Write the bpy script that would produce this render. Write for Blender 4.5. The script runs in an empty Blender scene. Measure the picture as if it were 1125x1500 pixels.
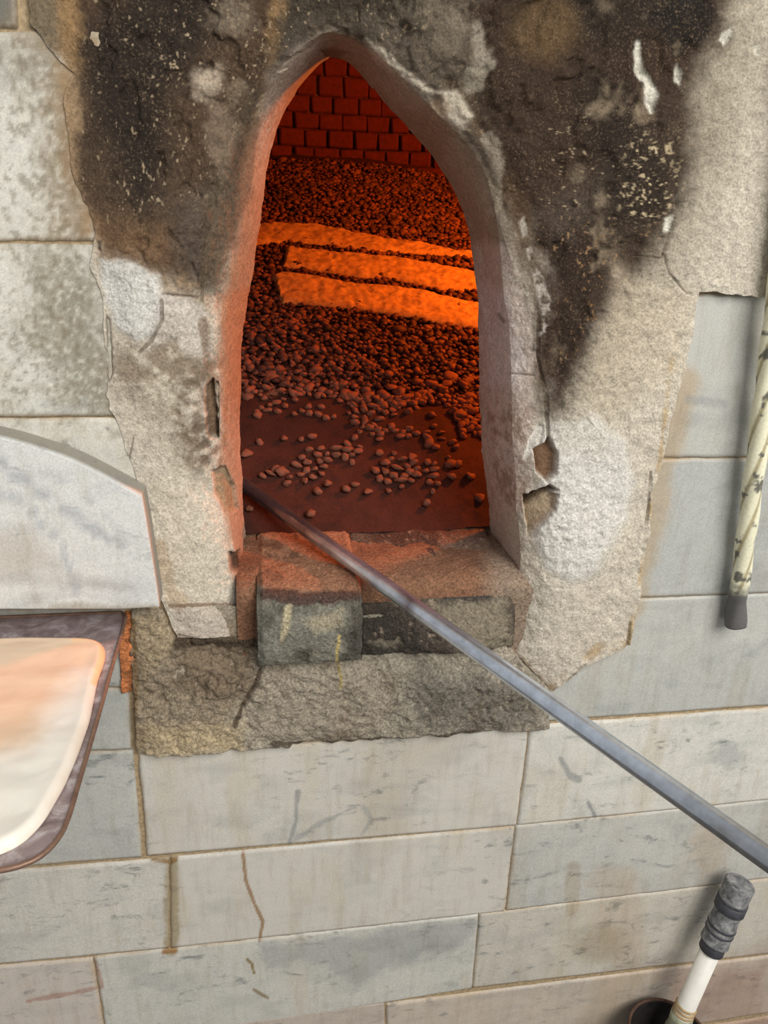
import bpy, bmesh, math, random
import numpy as np
from mathutils import Vector, Matrix, noise as mnoise

random.seed(7)
rng = np.random.default_rng(11)
scn = bpy.context.scene
COL = scn.collection

# ------------------------------------------------------------------ camera
# The wall face is the plane Y = 0, X runs to the right along it, Y goes into
# the oven, Z is up.  Calibrated from the vanishing points of the tile joints.
F, CX, CY = 1080.0, 562.5, 750.0
CAM = np.array([0.0, -1.0, 1.75])
_d = np.array([-112, 2830, 1075.0]); _d /= np.linalg.norm(_d)
_r = np.array([6780, -140, 1075.0]); _r -= _d * (_r @ _d); _r /= np.linalg.norm(_r)
_u = -_d
_n = np.cross(_u, _r)
ROT = np.array([_r, _n, _u])            # camera (x right, y down, z forward) -> world
cam_data = bpy.data.cameras.new('camera')
cam = bpy.data.objects.new('camera', cam_data); COL.objects.link(cam)
cam_data.sensor_fit = 'VERTICAL'; cam_data.sensor_height = 36.0
cam_data.lens = F / 1500.0 * 36.0
cam_data.clip_start = 0.02
m = np.eye(4)
m[:3, 0] = ROT[:, 0]; m[:3, 1] = -ROT[:, 1]; m[:3, 2] = -ROT[:, 2]; m[:3, 3] = CAM
cam.matrix_world = Matrix(m.tolist())
scn.camera = cam

# ------------------------------------------------------------------ light
world = bpy.data.worlds.new('world'); scn.world = world; world.use_nodes = True
bg = world.node_tree.nodes['Background']
bg.inputs['Color'].default_value = (0.93, 0.97, 1.0, 1)
bg.inputs['Strength'].default_value = 0.42

def area_light(name, loc, target, sx, sy, power, color):
    l = bpy.data.lights.new(name, 'AREA'); l.shape = 'RECTANGLE'
    l.size = sx; l.size_y = sy; l.energy = power; l.color = color
    o = bpy.data.objects.new(name, l); COL.objects.link(o)
    o.location = loc
    o.rotation_euler = (Vector(target) - Vector(loc)).to_track_quat('-Z', 'Y').to_euler()
    return o
area_light('doorway_daylight', (1.5, -2.6, 3.3), (0.3, 0, 1.0), 2.4, 2.2, 140, (1.0, 0.975, 0.93))
# gas burner flame inside the oven, to the right of the bed
fl = bpy.data.lights.new('burner_flame', 'POINT'); fl.energy = 64; fl.color = (1.0, 0.205, 0.012)
fl.shadow_soft_size = 0.07
flo = bpy.data.objects.new('burner_flame', fl); COL.objects.link(flo)
flo.location = (1.0, 0.66, 2.05)

vs = scn.view_settings
vs.view_transform = 'Standard'; vs.look = 'None'; vs.exposure = 0.1; vs.gamma = 1.0
vs.use_curve_mapping = False

# ------------------------------------------------------------------ helpers
def ray(x, y):
    return ROT @ np.array([(x - CX) / F, (y - CY) / F, 1.0])
def pY(x, y, Y=0.0):
    v = ray(x, y); return CAM + v * ((Y - CAM[1]) / v[1])
def pZ(x, y, Z):
    v = ray(x, y); return CAM + v * ((Z - CAM[2]) / v[2])
def pD(x, y, D):
    return CAM + ray(x, y) * D
def proj(P):
    c = (np.asarray(P, float) - CAM) @ ROT
    return CX + F * c[..., 0] / c[..., 2], CY + F * c[..., 1] / c[..., 2]

ZS = 1.268                               # oven sill height
SLOPE = 0.444                            # pebble bed rises to the back
def bedZ(Y):
    return ZS + SLOPE * (Y - 0.18)
def pBed(x, y, h=0.0):
    v = ray(x, y)
    k = (ZS + h + SLOPE * (CAM[1] - 0.18) - CAM[2]) / (v[2] - SLOPE * v[1])
    return CAM + v * k

def s2l(c):
    c = np.asarray(c, float) / 255.0
    return np.where(c <= 0.04045, c / 12.92, ((c + 0.055) / 1.055) ** 2.4)

def _hash(i, j, k):
    h = (i * 374761393 + j * 668265263 + k * 2147483647) & 0xffffffff
    h = ((h ^ (h >> 13)) * 1274126177) & 0xffffffff
    return ((h ^ (h >> 16)) & 0xffff) / 65535.0
def vnoise(P):
    P = np.asarray(P, float); I = np.floor(P).astype(np.int64); f = P - I
    f = f * f * (3 - 2 * f); r = 0
    for a in (0, 1):
        wa = f[:, 0] if a else 1 - f[:, 0]
        for b in (0, 1):
            wb = f[:, 1] if b else 1 - f[:, 1]
            for c in (0, 1):
                wc = f[:, 2] if c else 1 - f[:, 2]
                r = r + wa * wb * wc * _hash(I[:, 0] + a + 5000, I[:, 1] + b + 5000, I[:, 2] + c + 5000)
    return r
def fbm(P, freq, octv=4, off=0.0, gain=0.5):
    P = np.asarray(P, float) * freq + off; a = 1.0; s = 0; t = 0
    for _ in range(octv):
        s = s + a * vnoise(P); t += a; a *= gain; P = P * 2.03 + 17.1
    return (s / t - 0.5) * 2            # about -1..1

def sstep(a, b, x):
    t = np.clip((x - a) / (b - a), 0, 1); return t * t * (3 - 2 * t)

def polysd(px, py, poly):
    """signed distance to a polygon, positive inside"""
    poly = np.asarray(poly, float); n = len(poly)
    d = np.full(px.shape, 1e9); ins = np.zeros(px.shape, bool)
    for i in range(n):
        x0, y0 = poly[i]; x1, y1 = poly[(i + 1) % n]
        ex, ey = x1 - x0, y1 - y0
        t = np.clip(((px - x0) * ex + (py - y0) * ey) / (ex * ex + ey * ey + 1e-9), 0, 1)
        d = np.minimum(d, np.hypot(px - x0 - t * ex, py - y0 - t * ey))
        c = ((y0 > py) != (y1 > py))
        with np.errstate(divide='ignore', invalid='ignore'):
            xx = x0 + (py - y0) / (ey if ey else 1e-9) * ex
        ins ^= c & (px < xx)
    return np.where(ins, d, -d)
def linesd(px, py, pts):
    d = np.full(px.shape, 1e9)
    for (x0, y0), (x1, y1) in zip(pts[:-1], pts[1:]):
        ex, ey = x1 - x0, y1 - y0
        t = np.clip(((px - x0) * ex + (py - y0) * ey) / (ex * ex + ey * ey + 1e-9), 0, 1)
        d = np.minimum(d, np.hypot(px - x0 - t * ex, py - y0 - t * ey))
    return d

class Paint:
    """colour wear and stains laid on the vertices of one surface"""
    def __init__(s, P, base, seed=0.0):
        s.P = P; s.x, s.y = proj(P)
        s.c = np.tile(s2l(base), (len(P), 1))
        s.n1 = fbm(P, 7, 4, 3.1 + seed); s.n2 = fbm(P, 28, 4, 9.7 + seed); s.n3 = fbm(P, 110, 3, 1.3 + seed)
    def mix(s, mask, col):
        mask = np.clip(mask, 0, 1)[:, None]; s.c = s.c * (1 - mask) + s2l(col)[None] * mask
    def poly(s, poly, soft=10, amp=(10, 10, 6)):
        d = polysd(s.x, s.y, poly) + s.n1 * amp[0] + s.n2 * amp[1] + s.n3 * amp[2]
        return sstep(-soft, soft, d)
    def line(s, pts, w, amp=(1, 2, 2)):
        wob = s.n1 * amp[0] + s.n2 * amp[1] + s.n3 * amp[2]
        return 1 - sstep(w * 0.4, w, linesd(s.x, s.y, pts) + wob)
    def blob(s, x, y, rx, ry, soft=0.5, amp=0.35):
        d = np.hypot((s.x - x) / rx, (s.y - y) / ry) + s.n2 * amp + s.n1 * amp * 0.6 + s.n3 * amp * 0.5
        return 1 - sstep(1 - soft, 1 + soft, d)

def mesh_np(name, V, Fc, mat=None, col=None, smooth=True):
    me = bpy.data.meshes.new(name)
    V = np.asarray(V, np.float32); Fc = np.asarray(Fc, np.int32)
    k = Fc.shape[1]
    me.vertices.add(len(V)); me.vertices.foreach_set('co', V.ravel())
    me.loops.add(Fc.size); me.loops.foreach_set('vertex_index', Fc.ravel())
    me.polygons.add(len(Fc)); me.polygons.foreach_set('loop_start', np.arange(0, Fc.size, k, dtype=np.int32))
    me.polygons.foreach_set('loop_total', np.full(len(Fc), k, np.int32))
    me.polygons.foreach_set('use_smooth', np.full(len(Fc), smooth, bool))
    me.update(calc_edges=True); me.validate()
    if col is not None:
        a = me.color_attributes.new('Col', 'FLOAT_COLOR', 'POINT')
        rgba = np.ones((len(V), 4), np.float32); rgba[:, :3] = col
        a.data.foreach_set('color', rgba.ravel())
    if mat: me.materials.append(mat)
    return me
def link(name, me, parent=None, loc=None):
    o = bpy.data.objects.new(name, me); COL.objects.link(o)
    if parent: o.parent = parent
    if loc is not None: o.location = loc
    return o
def tag(o, label=None, cat=None, group=None, kind=None):
    if label: o['label'] = label
    if cat: o['category'] = cat
    if group: o['group'] = group
    if kind: o['kind'] = kind
    return o
def empty(name, loc=(0, 0, 0)):
    return link(name, None, None, loc)
def gridfaces(nu, nv, wrapu=False):
    """vertex index = i*nv + j"""
    I = np.arange(nu if wrapu else nu - 1)[:, None]; J = np.arange(nv - 1)[None]
    I2 = (I + 1) % nu
    return np.stack([I * nv + J, I2 * nv + J, I2 * nv + J + 1, I * nv + J + 1], -1).reshape(-1, 4)
def center_mesh(V):
    c = (V.min(0) + V.max(0)) / 2; return V - c, c
def catmull(P, n_per):
    P = np.asarray(P, float); out = []
    for i in range(len(P) - 1):
        p0 = P[max(i - 1, 0)]; p1 = P[i]; p2 = P[i + 1]; p3 = P[min(i + 2, len(P) - 1)]
        t = np.linspace(0, 1, n_per[i], endpoint=False)[:, None]
        out.append(0.5 * (2 * p1 + (p2 - p0) * t + (2 * p0 - 5 * p1 + 4 * p2 - p3) * t * t + (3 * p1 - p0 - 3 * p2 + p3) * t ** 3))
    out.append(P[-1:]); return np.vstack(out)
def linear(P, n_per):
    P = np.asarray(P, float); out = []
    for i in range(len(P) - 1):
        t = np.linspace(0, 1, n_per[i], endpoint=False)[:, None]
        out.append(P[i] * (1 - t) + P[i + 1] * t)
    out.append(P[-1:]); return np.vstack(out)
def box_mesh(name, dx, dy, dz, mat, bevel=0.0, seg=2):
    bm = bmesh.new(); bmesh.ops.create_cube(bm, size=1)
    bmesh.ops.scale(bm, vec=(dx, dy, dz), verts=bm.verts)
    if bevel: bmesh.ops.bevel(bm, geom=bm.edges[:], offset=bevel, segments=seg, affect='EDGES', profile=0.5)
    me = bpy.data.meshes.new(name); bm.to_mesh(me); bm.free()
    me.materials.append(mat); return me
def tube(name, pts, radii, mat, seg=24, lobes=0, lobe_amp=0.0, twist=0.0, cap=True, colfn=None):
    """a round bar through pts with one radius per point, closed ends"""
    pts = [Vector(p) for p in pts]; n = len(pts)
    d0 = (pts[-1] - pts[0]).normalized()
    a = Vector((0, 0, 1)) if abs(d0.z) < 0.9 else Vector((1, 0, 0))
    e1 = d0.cross(a).normalized(); e2 = d0.cross(e1).normalized()
    V = []; L = 0.0
    th = np.linspace(0, 2 * np.pi, seg, endpoint=False)
    for i in range(n):
        if i: L += (pts[i] - pts[i - 1]).length
        rr = radii[i] * (1 + lobe_amp * np.cos(lobes * th - twist * L)) if lobes else np.full(seg, radii[i])
        for t, q in zip(th, rr):
            V.append(pts[i] + e1 * (math.cos(t) * q) + e2 * (math.sin(t) * q))
    faces = []
    for i in range(n - 1):
        for j in range(seg):
            faces.append((i * seg + j, i * seg + (j + 1) % seg, (i + 1) * seg + (j + 1) % seg, (i + 1) * seg + j))
    if cap:
        faces.append(tuple(range(seg - 1, -1, -1))); faces.append(tuple(range((n - 1) * seg, n * seg)))
    me = bpy.data.meshes.new(name); me.from_pydata([tuple(v) for v in V], [], faces)
    for p in me.polygons: p.use_smooth = len(p.vertices) == 4
    me.materials.append(mat)
    if colfn is not None:
        P = np.array([tuple(v) for v in V]); Lp = (P - np.array(pts[0])) @ np.array(d0)
        TH = np.tile(th, n)
        at = me.color_attributes.new('Col', 'FLOAT_COLOR', 'POINT')
        rgba = np.ones((len(P), 4), np.float32); rgba[:, :3] = colfn(P, Lp, TH)
        at.data.foreach_set('color', rgba.ravel())
    return me

# ------------------------------------------------------------------ materials
class NT:
    def __init__(s, name):
        s.mat = bpy.data.materials.new(name); s.mat.use_nodes = True
        s.t = s.mat.node_tree; s.b = s.t.nodes['Principled BSDF']
    def n(s, typ, **kw):
        nd = s.t.nodes.new(typ)
        for k, v in kw.items(): setattr(nd, k, v)
        return nd
    def l(s, a, b): s.t.links.new(a, b)
    def coords(s, random_off=False):
        tc = s.n('ShaderNodeTexCoord')
        if not random_off: return tc.outputs['Object']
        oi = s.n('ShaderNodeObjectInfo'); ml = s.n('ShaderNodeMath', operation='MULTIPLY'); ml.inputs[1].default_value = 37.0
        s.l(oi.outputs['Random'], ml.inputs[0])
        ad = s.n('ShaderNodeVectorMath', operation='ADD'); s.l(tc.outputs['Object'], ad.inputs[0]); s.l(ml.outputs[0], ad.inputs[1])
        return ad.outputs[0]
    def noise(s, co, scale, detail=6, rough=0.6, dist=0.0):
        nd = s.n('ShaderNodeTexNoise'); nd.inputs['Scale'].default_value = scale
        nd.inputs['Detail'].default_value = detail; nd.inputs['Roughness'].default_value = rough
        nd.inputs['Distortion'].default_value = dist
        s.l(co, nd.inputs['Vector']); return nd.outputs['Fac']
    def ramp(s, fac, stops):
        nd = s.n('ShaderNodeValToRGB'); e = nd.color_ramp.elements
        while len(e) < len(stops): e.new(0.5)
        for q, (p, c) in zip(e, stops):
            q.position = p; q.color = (c[0], c[1], c[2], 1) if hasattr(c, '__len__') else (c, c, c, 1)
        s.l(fac, nd.inputs['Fac']); return nd.outputs['Color']
    def mul(s, a, b, fac=1.0, typ='MULTIPLY'):
        nd = s.n('ShaderNodeMix', data_type='RGBA', blend_type=typ)
        if isinstance(fac, float): nd.inputs[0].default_value = fac
        else: s.l(fac, nd.inputs[0])
        for k, v in ((6, a), (7, b)):
            if hasattr(v, 'is_output'): s.l(v, nd.inputs[k])
            else: nd.inputs[k].default_value = (*v, 1)
        return nd.outputs[2]
    def bump(s, h, strength, dist, prev=None):
        nd = s.n('ShaderNodeBump'); nd.inputs['Strength'].default_value = strength; nd.inputs['Distance'].default_value = dist
        s.l(h, nd.inputs['Height'])
        if prev is not None: s.l(prev, nd.inputs['Normal'])
        return nd.outputs[0]
    def done(s, color=None, rough=0.9, metal=0.0, normal=None, spec=None):
        if color is not None:
            if hasattr(color, 'is_output'): s.l(color, s.b.inputs['Base Color'])
            else: s.b.inputs['Base Color'].default_value = (*color, 1)
        if hasattr(rough, 'is_output'): s.l(rough, s.b.inputs['Roughness'])
        else: s.b.inputs['Roughness'].default_value = rough
        s.b.inputs['Metallic'].default_value = metal
        if spec is not None: s.b.inputs['Specular IOR Level'].default_value = spec
        if normal is not None: s.l(normal, s.b.inputs['Normal'])
        return s.mat
    def attr(s):
        a = s.n('ShaderNodeAttribute'); a.attribute_name = 'Col'; return a.outputs['Color']

def mat_painted(name, grain=0.5, fine=420, coarse=60, bump=0.5, rough=0.93, lo=0.62, hi=1.28, spec=0.25, fleck=0.0):
    """vertex-painted wear multiplied by procedural grain, with fine relief"""
    t = NT(name); co = t.coords()
    f1 = t.noise(co, fine, 4, 0.7); f2 = t.noise(co, coarse, 6, 0.65)
    g1 = t.ramp(f1, [(0.28, lo), (0.72, hi)]); g2 = t.ramp(f2, [(0.3, 0.78), (0.7, 1.18)])
    c = t.mul(t.mul(t.attr(), g1, grain), g2, 0.8)
    if fleck:
        f3 = t.noise(co, 330, 3, 0.75, 0.2); f4 = t.noise(co, 22, 4, 0.6)
        k = t.mul(t.ramp(f3, [(0.53, 0.0), (0.68, fleck)]), t.ramp(f4, [(0.35, 0.25), (0.6, 1.0)]))
        c = t.mul(c, tuple(s2l((158, 134, 106))), k, 'MIX')
    b = t.bump(f2, bump, 0.006); b = t.bump(f1, bump, 0.0018, b)
    return t.done(c, rough, 0, b, spec)
M_plaster = mat_painted('plaster', 0.9, 300, 85, 0.6, lo=0.5, hi=1.35, fleck=0.34)
M_cement = mat_painted('cement', 1.0, 240, 75, 1.0, lo=0.35, hi=1.5, fleck=0.5)
M_clay = mat_painted('fired_clay', 0.7, 260, 45, 0.6)

def mat_tile(name='marble', lo=0.10, hi=1.0):
    t = NT(name); co = t.coords(True)
    mp = t.n('ShaderNodeMapping'); mp.inputs['Rotation'].default_value = (0, 0.5, 0); mp.inputs['Scale'].default_value = (1.0, 1, 2.2)
    t.l(co, mp.inputs['Vector'])
    v1 = t.noise(mp.outputs[0], 5.5, 9, 0.62, 1.2)
    veins = t.ramp(v1, [(0.30, (0.84, 0.85, 0.86)), (0.46, (1.0, 1.0, 0.99)), (0.52, (1.03, 1.02, 1.0)), (0.62, (0.97, 0.97, 0.97)), (0.75, (0.86, 0.87, 0.88))])
    v2 = t.noise(mp.outputs[0], 19, 8, 0.72, 0.5)
    specks = t.ramp(v2, [(0.0, (0.42, 0.45, 0.48)), (0.34, (0.48, 0.51, 0.53)), (0.44, (1, 1, 1))])
    v3 = t.noise(co, 2.7, 4, 0.5, 0.5)
    gate = t.ramp(v3, [(0.38, lo), (0.58, hi)])
    c = t.mul(t.attr(), veins, 0.8)
    c = t.mul(c, specks, gate)
    f1 = t.noise(co, 420, 4, 0.7)
    c = t.mul(c, t.ramp(f1, [(0.3, 0.74), (0.7, 1.16)]), 0.8)
    mp2 = t.n('ShaderNodeMapping'); mp2.inputs['Scale'].default_value = (7, 1, 1.0); t.l(co, mp2.inputs['Vector'])
    v4 = t.noise(mp2.outputs[0], 9, 6, 0.7, 0.3)
    c = t.mul(c, t.ramp(v4, [(0.32, (0.86, 0.83, 0.78)), (0.5, (1.0, 1.0, 1.0)), (0.72, (1.04, 1.03, 1.02))]), 0.8)
    b = t.bump(f1, 0.12, 0.001); b = t.bump(t.noise(co, 40, 5, 0.6), 0.12, 0.002, b)
    return t.done(c, t.ramp(v3, [(0.3, 0.42), (0.7, 0.6)]), 0, b, 0.4)
M_tile = mat_tile()
M_tile_dusty = mat_tile('dusty_marble', 0.0, 0.22)

# ------------------------------------------------------------------ the setting
def simple(name, c, rough=0.9, scale=120, var=0.25, bump=0.3, metal=0.0, spec=0.3):
    t = NT(name); co = t.coords(True); f = t.noise(co, scale, 6, 0.65)
    c = s2l(c); lo = tuple(c * (1 - var)); hi = tuple(np.minimum(c * (1 + var), 1))
    return t.done(t.ramp(f, [(0.3, lo), (0.7, hi)]), rough, metal, t.bump(f, bump, 0.003), spec)
M_mortar = simple('mortar', (164, 143, 112), 0.95, 160, 0.35, 0.6)
M_floor = simple('floor_concrete', (104, 98, 90), 0.85, 30, 0.15)

# floor
V = np.array([(-1.6, -3.2, 0), (2.8, -3.2, 0), (2.8, 0.05, 0), (-1.6, 0.05, 0), (-1.6, -3.2, -.1), (2.8, -3.2, -.1), (2.8, .05, -.1), (-1.6, .05, -.1)])
o = link('floor', mesh_np('floor', V, [(0, 1, 2, 3), (7, 6, 5, 4), (0, 4, 5, 1), (1, 5, 6, 2), (2, 6, 7, 3), (3, 7, 4, 0)], M_floor, smooth=False))
tag(o, 'grey concrete floor below the tiled wall', 'floor', kind='structure')

# wall body: blocks around the oven mouth, 0.17 m thick, joined into one backing
HX0, HX1, HZ0, HZ1 = -0.125, 0.47, 1.10, 2.06
def boxes_mesh(name, bxs, mat):
    V = []; Fc = []
    for (x0, x1, y0, y1, z0, z1) in bxs:
        b = len(V)
        V += [(x0, y0, z0), (x1, y0, z0), (x1, y1, z0), (x0, y1, z0), (x0, y0, z1), (x1, y0, z1), (x1, y1, z1), (x0, y1, z1)]
        Fc += [[b + k for k in q] for q in ((0, 3, 2, 1), (4, 5, 6, 7), (0, 1, 5, 4), (1, 2, 6, 5), (2, 3, 7, 6), (3, 0, 4, 7))]
    return mesh_np(name, V, Fc, mat, smooth=False)
wall = link('wall_front', boxes_mesh('wall_front', [
    (-1.6, HX0, 0.0042, 0.17, 0.0, 2.9), (HX1, 2.8, 0.0042, 0.17, 0.0, 2.9),
    (HX0, HX1, 0.0042, 0.17, 0.0, HZ0), (HX0, HX1, 0.0042, 0.17, HZ1, 2.9)], M_mortar))
tag(wall, 'wall of marble tiles with brown mortar joints around the oven', 'wall', kind='structure')

# marble tiles (corner pixels: top-left, top-right, bottom-right, bottom-left)
WARM = (203, 198, 188); GREY = (178, 177, 170); PALE = (208, 205, 195); ROSE = (192, 172, 158)
TILES = [
    ('topgrey', (-260, -420), (10, -420), (24, 40), (-260, 40), (110, 108, 100)),
    ('left1', (-260, 47), (150, 46), (152, 352), (-260, 352), PALE),
    ('left2', (-260, 358), (166, 359), (168, 609), (-260, 609), PALE),
    ('left3', (-260, 615), (196, 614), (232, 885), (-260, 885), PALE),
    ('left4', (-260, 893), (180, 894), (186, 1006), (-260, 1012), GREY),
    ('left4b', (-260, 1016), (188, 1010), (192, 1097), (-260, 1110), (180, 180, 173)),
    ('left5', (-260, 1115), (193, 1102), (206, 1254), (-260, 1294), (186, 185, 178)),
    ('gapright0', (1006, 433), (1420, 430), (1420, 667), (960, 669), GREY),
    ('right2', (952, 674), (1420, 671), (1420, 856), (905, 876), (174, 175, 171)),
    ('right3', (895, 881), (1420, 860), (1420, 1010), (770, 1058), (178, 178, 172)),
    ('d1', (204, 1108), (773, 1068), (755, 1208), (217, 1253), WARM),
    ('d2', (779, 1066), (1420, 1017), (1420, 1140), (760, 1208), (206, 203, 194)),
    ('e1', (-260, 1300), (246, 1260), (246, 1388), (-260, 1436), WARM),
    ('e2', (251, 1259), (753, 1213), (738, 1334), (251, 1388), WARM),
    ('e3', (757, 1212), (1420, 1144), (1420, 1248), (743, 1333), (188, 186, 179)),
    ('f1', (-260, 1441), (134, 1406), (156, 1537), (-260, 1580), (198, 188, 178)),
    ('f2', (139, 1405), (700, 1342), (690, 1446), (161, 1536), (199, 196, 187)),
    ('f3', (704, 1341), (1420, 1253), (1420, 1362), (694, 1446), (196, 190, 178)),
    ('g1', (-260, 1586), (562, 1470), (562, 1580), (-260, 1720), (190, 178, 166)),
    ('g2', (568, 1469), (1420, 1366), (1420, 1440), (568, 1570), (194, 182, 168)),
    ('h1', (300, 1618), (1420, 1446), (1420, 1530), (300, 1720), ROSE),
    ('top_right_hidden', (1408, -420), (1700, -420), (1700, 425), (1408, 427), GREY),
    ]
def tile(q, tint, seed):
    q = np.array(q, float); q = q + np.sign(q - q.mean(0)) * 2.2
    c = [pY(x, y, 0.0) for x, y in q]
    w = np.linalg.norm(c[1] - c[0]); h = np.linalg.norm(c[3] - c[0])
    nu = int(min(max(w / 0.0027, 6), 330)); nv = int(min(max(h / 0.0027, 6), 110))
    s = np.concatenate([[0, 0.0015 / w], np.linspace(0.006 / w, 1 - 0.006 / w, nu), [1 - 0.0015 / w, 1]])
    t = np.concatenate([[0, 0.0015 / h], np.linspace(0.006 / h, 1 - 0.006 / h, nv), [1 - 0.0015 / h, 1]])
    S, T = np.meshgrid(s, t, indexing='ij'); S = S.ravel()[:, None]; T = T.ravel()[:, None]
    P = (c[0] * (1 - S) + c[1] * S) * (1 - T) + (c[3] * (1 - S) + c[2] * S) * T
    e = np.minimum(np.minimum(S, 1 - S) * w, np.minimum(T, 1 - T) * h)[:, 0]
    P[:, 1] = np.where(e <= 1e-6, 0.0085, np.where(e < 0.002, 0.0012, 0.0)) + fbm(P, 5, 2, seed) * 0.0007
    # chipped, wavy outline
    wob = fbm(P, 45, 4, seed + 4) * 0.0019
    P[:, 0] += np.where(e < 0.004, wob, 0); P[:, 2] += np.where(e < 0.004, fbm(P, 45, 4, seed + 9) * 0.0019, 0)
    p = Paint(P, tint, seed)
    p.mix(0.35 * sstep(0.0, 0.8, p.n1), np.array(tint) * 0.9)
    p.mix(0.45 * sstep(0.05, 0.5, fbm(P * [1, 1, 2.0], 13, 5, seed + 2)) , np.array(tint) * [0.86, 0.87, 0.88])
    p.mix(0.30 * sstep(0.1, 0.5, fbm(P * [2.0, 1, 0.7], 9, 4, seed + 6)), np.array(tint) * [0.95, 0.90, 0.82])
    # rusty run-off along the joints
    p.mix(0.6 * (1 - sstep(0.0005, 0.007, e + 0.006 * p.n2)) * sstep(-0.4, 0.4, p.n1), (176, 148, 110))
    # left tiles: grimy grain toward the oven
    p.mix(0.85 * p.poly([(30, -60), (160, -60), (160, 360), (70, 360), (50, 200), (0, 60)], 45, (40, 26, 22)), (142, 122, 94))
    p.mix(0.8 * p.poly([(40, 365), (175, 365), (175, 610), (110, 590), (30, 470)], 42, (34, 30, 34)), (124, 116, 98))
    p.mix(0.5 * p.poly([(-300, 40), (150, 40), (150, 620), (-300, 620)], 30, (40, 60, 50)) * sstep(-0.2, 0.6, p.n2), (172, 166, 148))
    p.mix(0.5 * p.blob(20, 95, 60, 40), (150, 146, 134))
    lt = p.poly([(-40, 40), (180, 40), (180, 620), (-10, 600)], 60, (40, 20, 10))
    g_ = fbm(P, 190, 2, seed + 31)
    p.mix(0.55 * lt * sstep(0.05, 0.45, g_), (118, 106, 84)); p.mix(0.4 * lt * sstep(0.1, 0.5, -g_), (226, 222, 208))
    p.mix(0.75 * p.poly([(70, 60), (170, 60), (170, 360), (120, 340), (95, 230)], 16, (12, 14, 12)), (146, 118, 84))
    # right tiles: brown smear beside the plaster edge, pale lime dust
    p.mix(0.6 * p.line([(1000, 560), (965, 680), (945, 790), (925, 880)], 34, (8, 8, 4)), (170, 146, 112))
    p.mix(0.45 * p.poly([(830, 890), (1130, 885), (1130, 960), (830, 1010)], 40, (30, 20, 20)), (196, 194, 186))
    p.mix(0.5 * p.line([(1010, 585), (1060, 592)], 9), (140, 142, 140))
    # lower stains
    p.mix(0.75 * p.line([(250, 1262), (252, 1330), (251, 1392)], 13, (3, 5, 3)), (150, 132, 98))
    p.mix(0.9 * p.line([(256, 1258), (246, 1262), (225, 1257)], 7), (132, 102, 60))
    p.mix(0.9 * p.line([(240, 1394), (256, 1392)], 6), (150, 112, 66))
    p.mix(0.9 * p.line([(356, 1250), (360, 1290), (372, 1322), (385, 1350), (380, 1378)], 3.2, (2, 1, 1)), (150, 118, 84))
    p.mix(0.9 * p.line([(362, 1405), (369, 1412), (372, 1425)], 3, (1, 1, 1)), (132, 112, 68))
    p.mix(0.8 * p.line([(372, 1450), (392, 1462)], 3, (1, 1, 1)), (128, 112, 74))
    p.mix(0.7 * p.line([(140, 1408), (150, 1445), (120, 1452), (40, 1466)], 4), (168, 132, 116))
    p.mix(0.55 * p.poly([(380, 1385), (700, 1345), (695, 1385), (560, 1420), (520, 1440), (480, 1418), (390, 1420)], 8, (10, 10, 4)), (148, 150, 148))
    p.mix(0.6 * p.poly([(960, 1425), (1130, 1400), (1130, 1510), (1000, 1510)], 30, (30, 20, 10)), (158, 126, 110))
    p.mix(0.55 * p.blob(880, 1385, 40, 26), (150, 134, 106))
    p.mix(0.5 * p.blob(1040, 1240, 26, 50), (176, 156, 132))
    p.mix(0.4 * p.line([(840, 1270), (838, 1330)], 12, (4, 4, 3)), (160, 140, 110))
    p.mix(0.5 * p.line([(640, 1075), (560, 1110), (550, 1200)], 60, (30, 20, 6)), (186, 176, 162))
    p.mix(0.35 * p.line([(900, 1300), (920, 1400), (880, 1500)], 40, (20, 14, 6)), (176, 152, 124))
    p.mix(0.7 * p.line([(436, 1160), (434, 1200), (424, 1236)], 5, (1, 3, 2)), (140, 142, 140))
    p.mix(0.6 * p.line([(424, 1236), (470, 1205), (520, 1182)], 6, (2, 4, 3)), (150, 151, 148))
    p.mix(0.6 * p.line([(532, 1182), (545, 1200), (530, 1222)], 6, (2, 4, 3)), (154, 155, 152))
    p.mix(0.6 * p.line([(822, 1112), (834, 1134), (848, 1142)], 6, (2, 3, 2)), (128, 132, 134))
    p.mix(0.7 * p.line([(862, 1176), (872, 1196)], 4, (1, 2, 1)), (120, 124, 126))
    p.mix(0.5 * p.blob(1065, 1105, 22, 16, .6, .7), (150, 152, 152))
    V, ctr = center_mesh(P)
    return V, ctr, gridfaces(len(s), len(t))[:, ::-1], p.c
for i, (nm, a, b, c, d, tint) in enumerate(TILES):
    V, ctr, Fc, colr = tile((a, b, c, d), tint, i * 3.7)
    link('marble_tile', mesh_np('marble_tile', V, Fc, M_tile_dusty if nm in ('gapright0', 'right2', 'right3', 'left1', 'left2') else M_tile, colr), wall, ctr)

# ------------------------------------------------------------------ oven
oven = empty('oven', (0.16, 0.0, 0.0))
tag(oven, 'sooty plastered oven mouth with pointed arch and glowing brick chamber', 'oven')
def oven_part(name, me, P0=None):
    o = link(name, me, oven); o.location = (-0.16, 0, 0); return o

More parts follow.
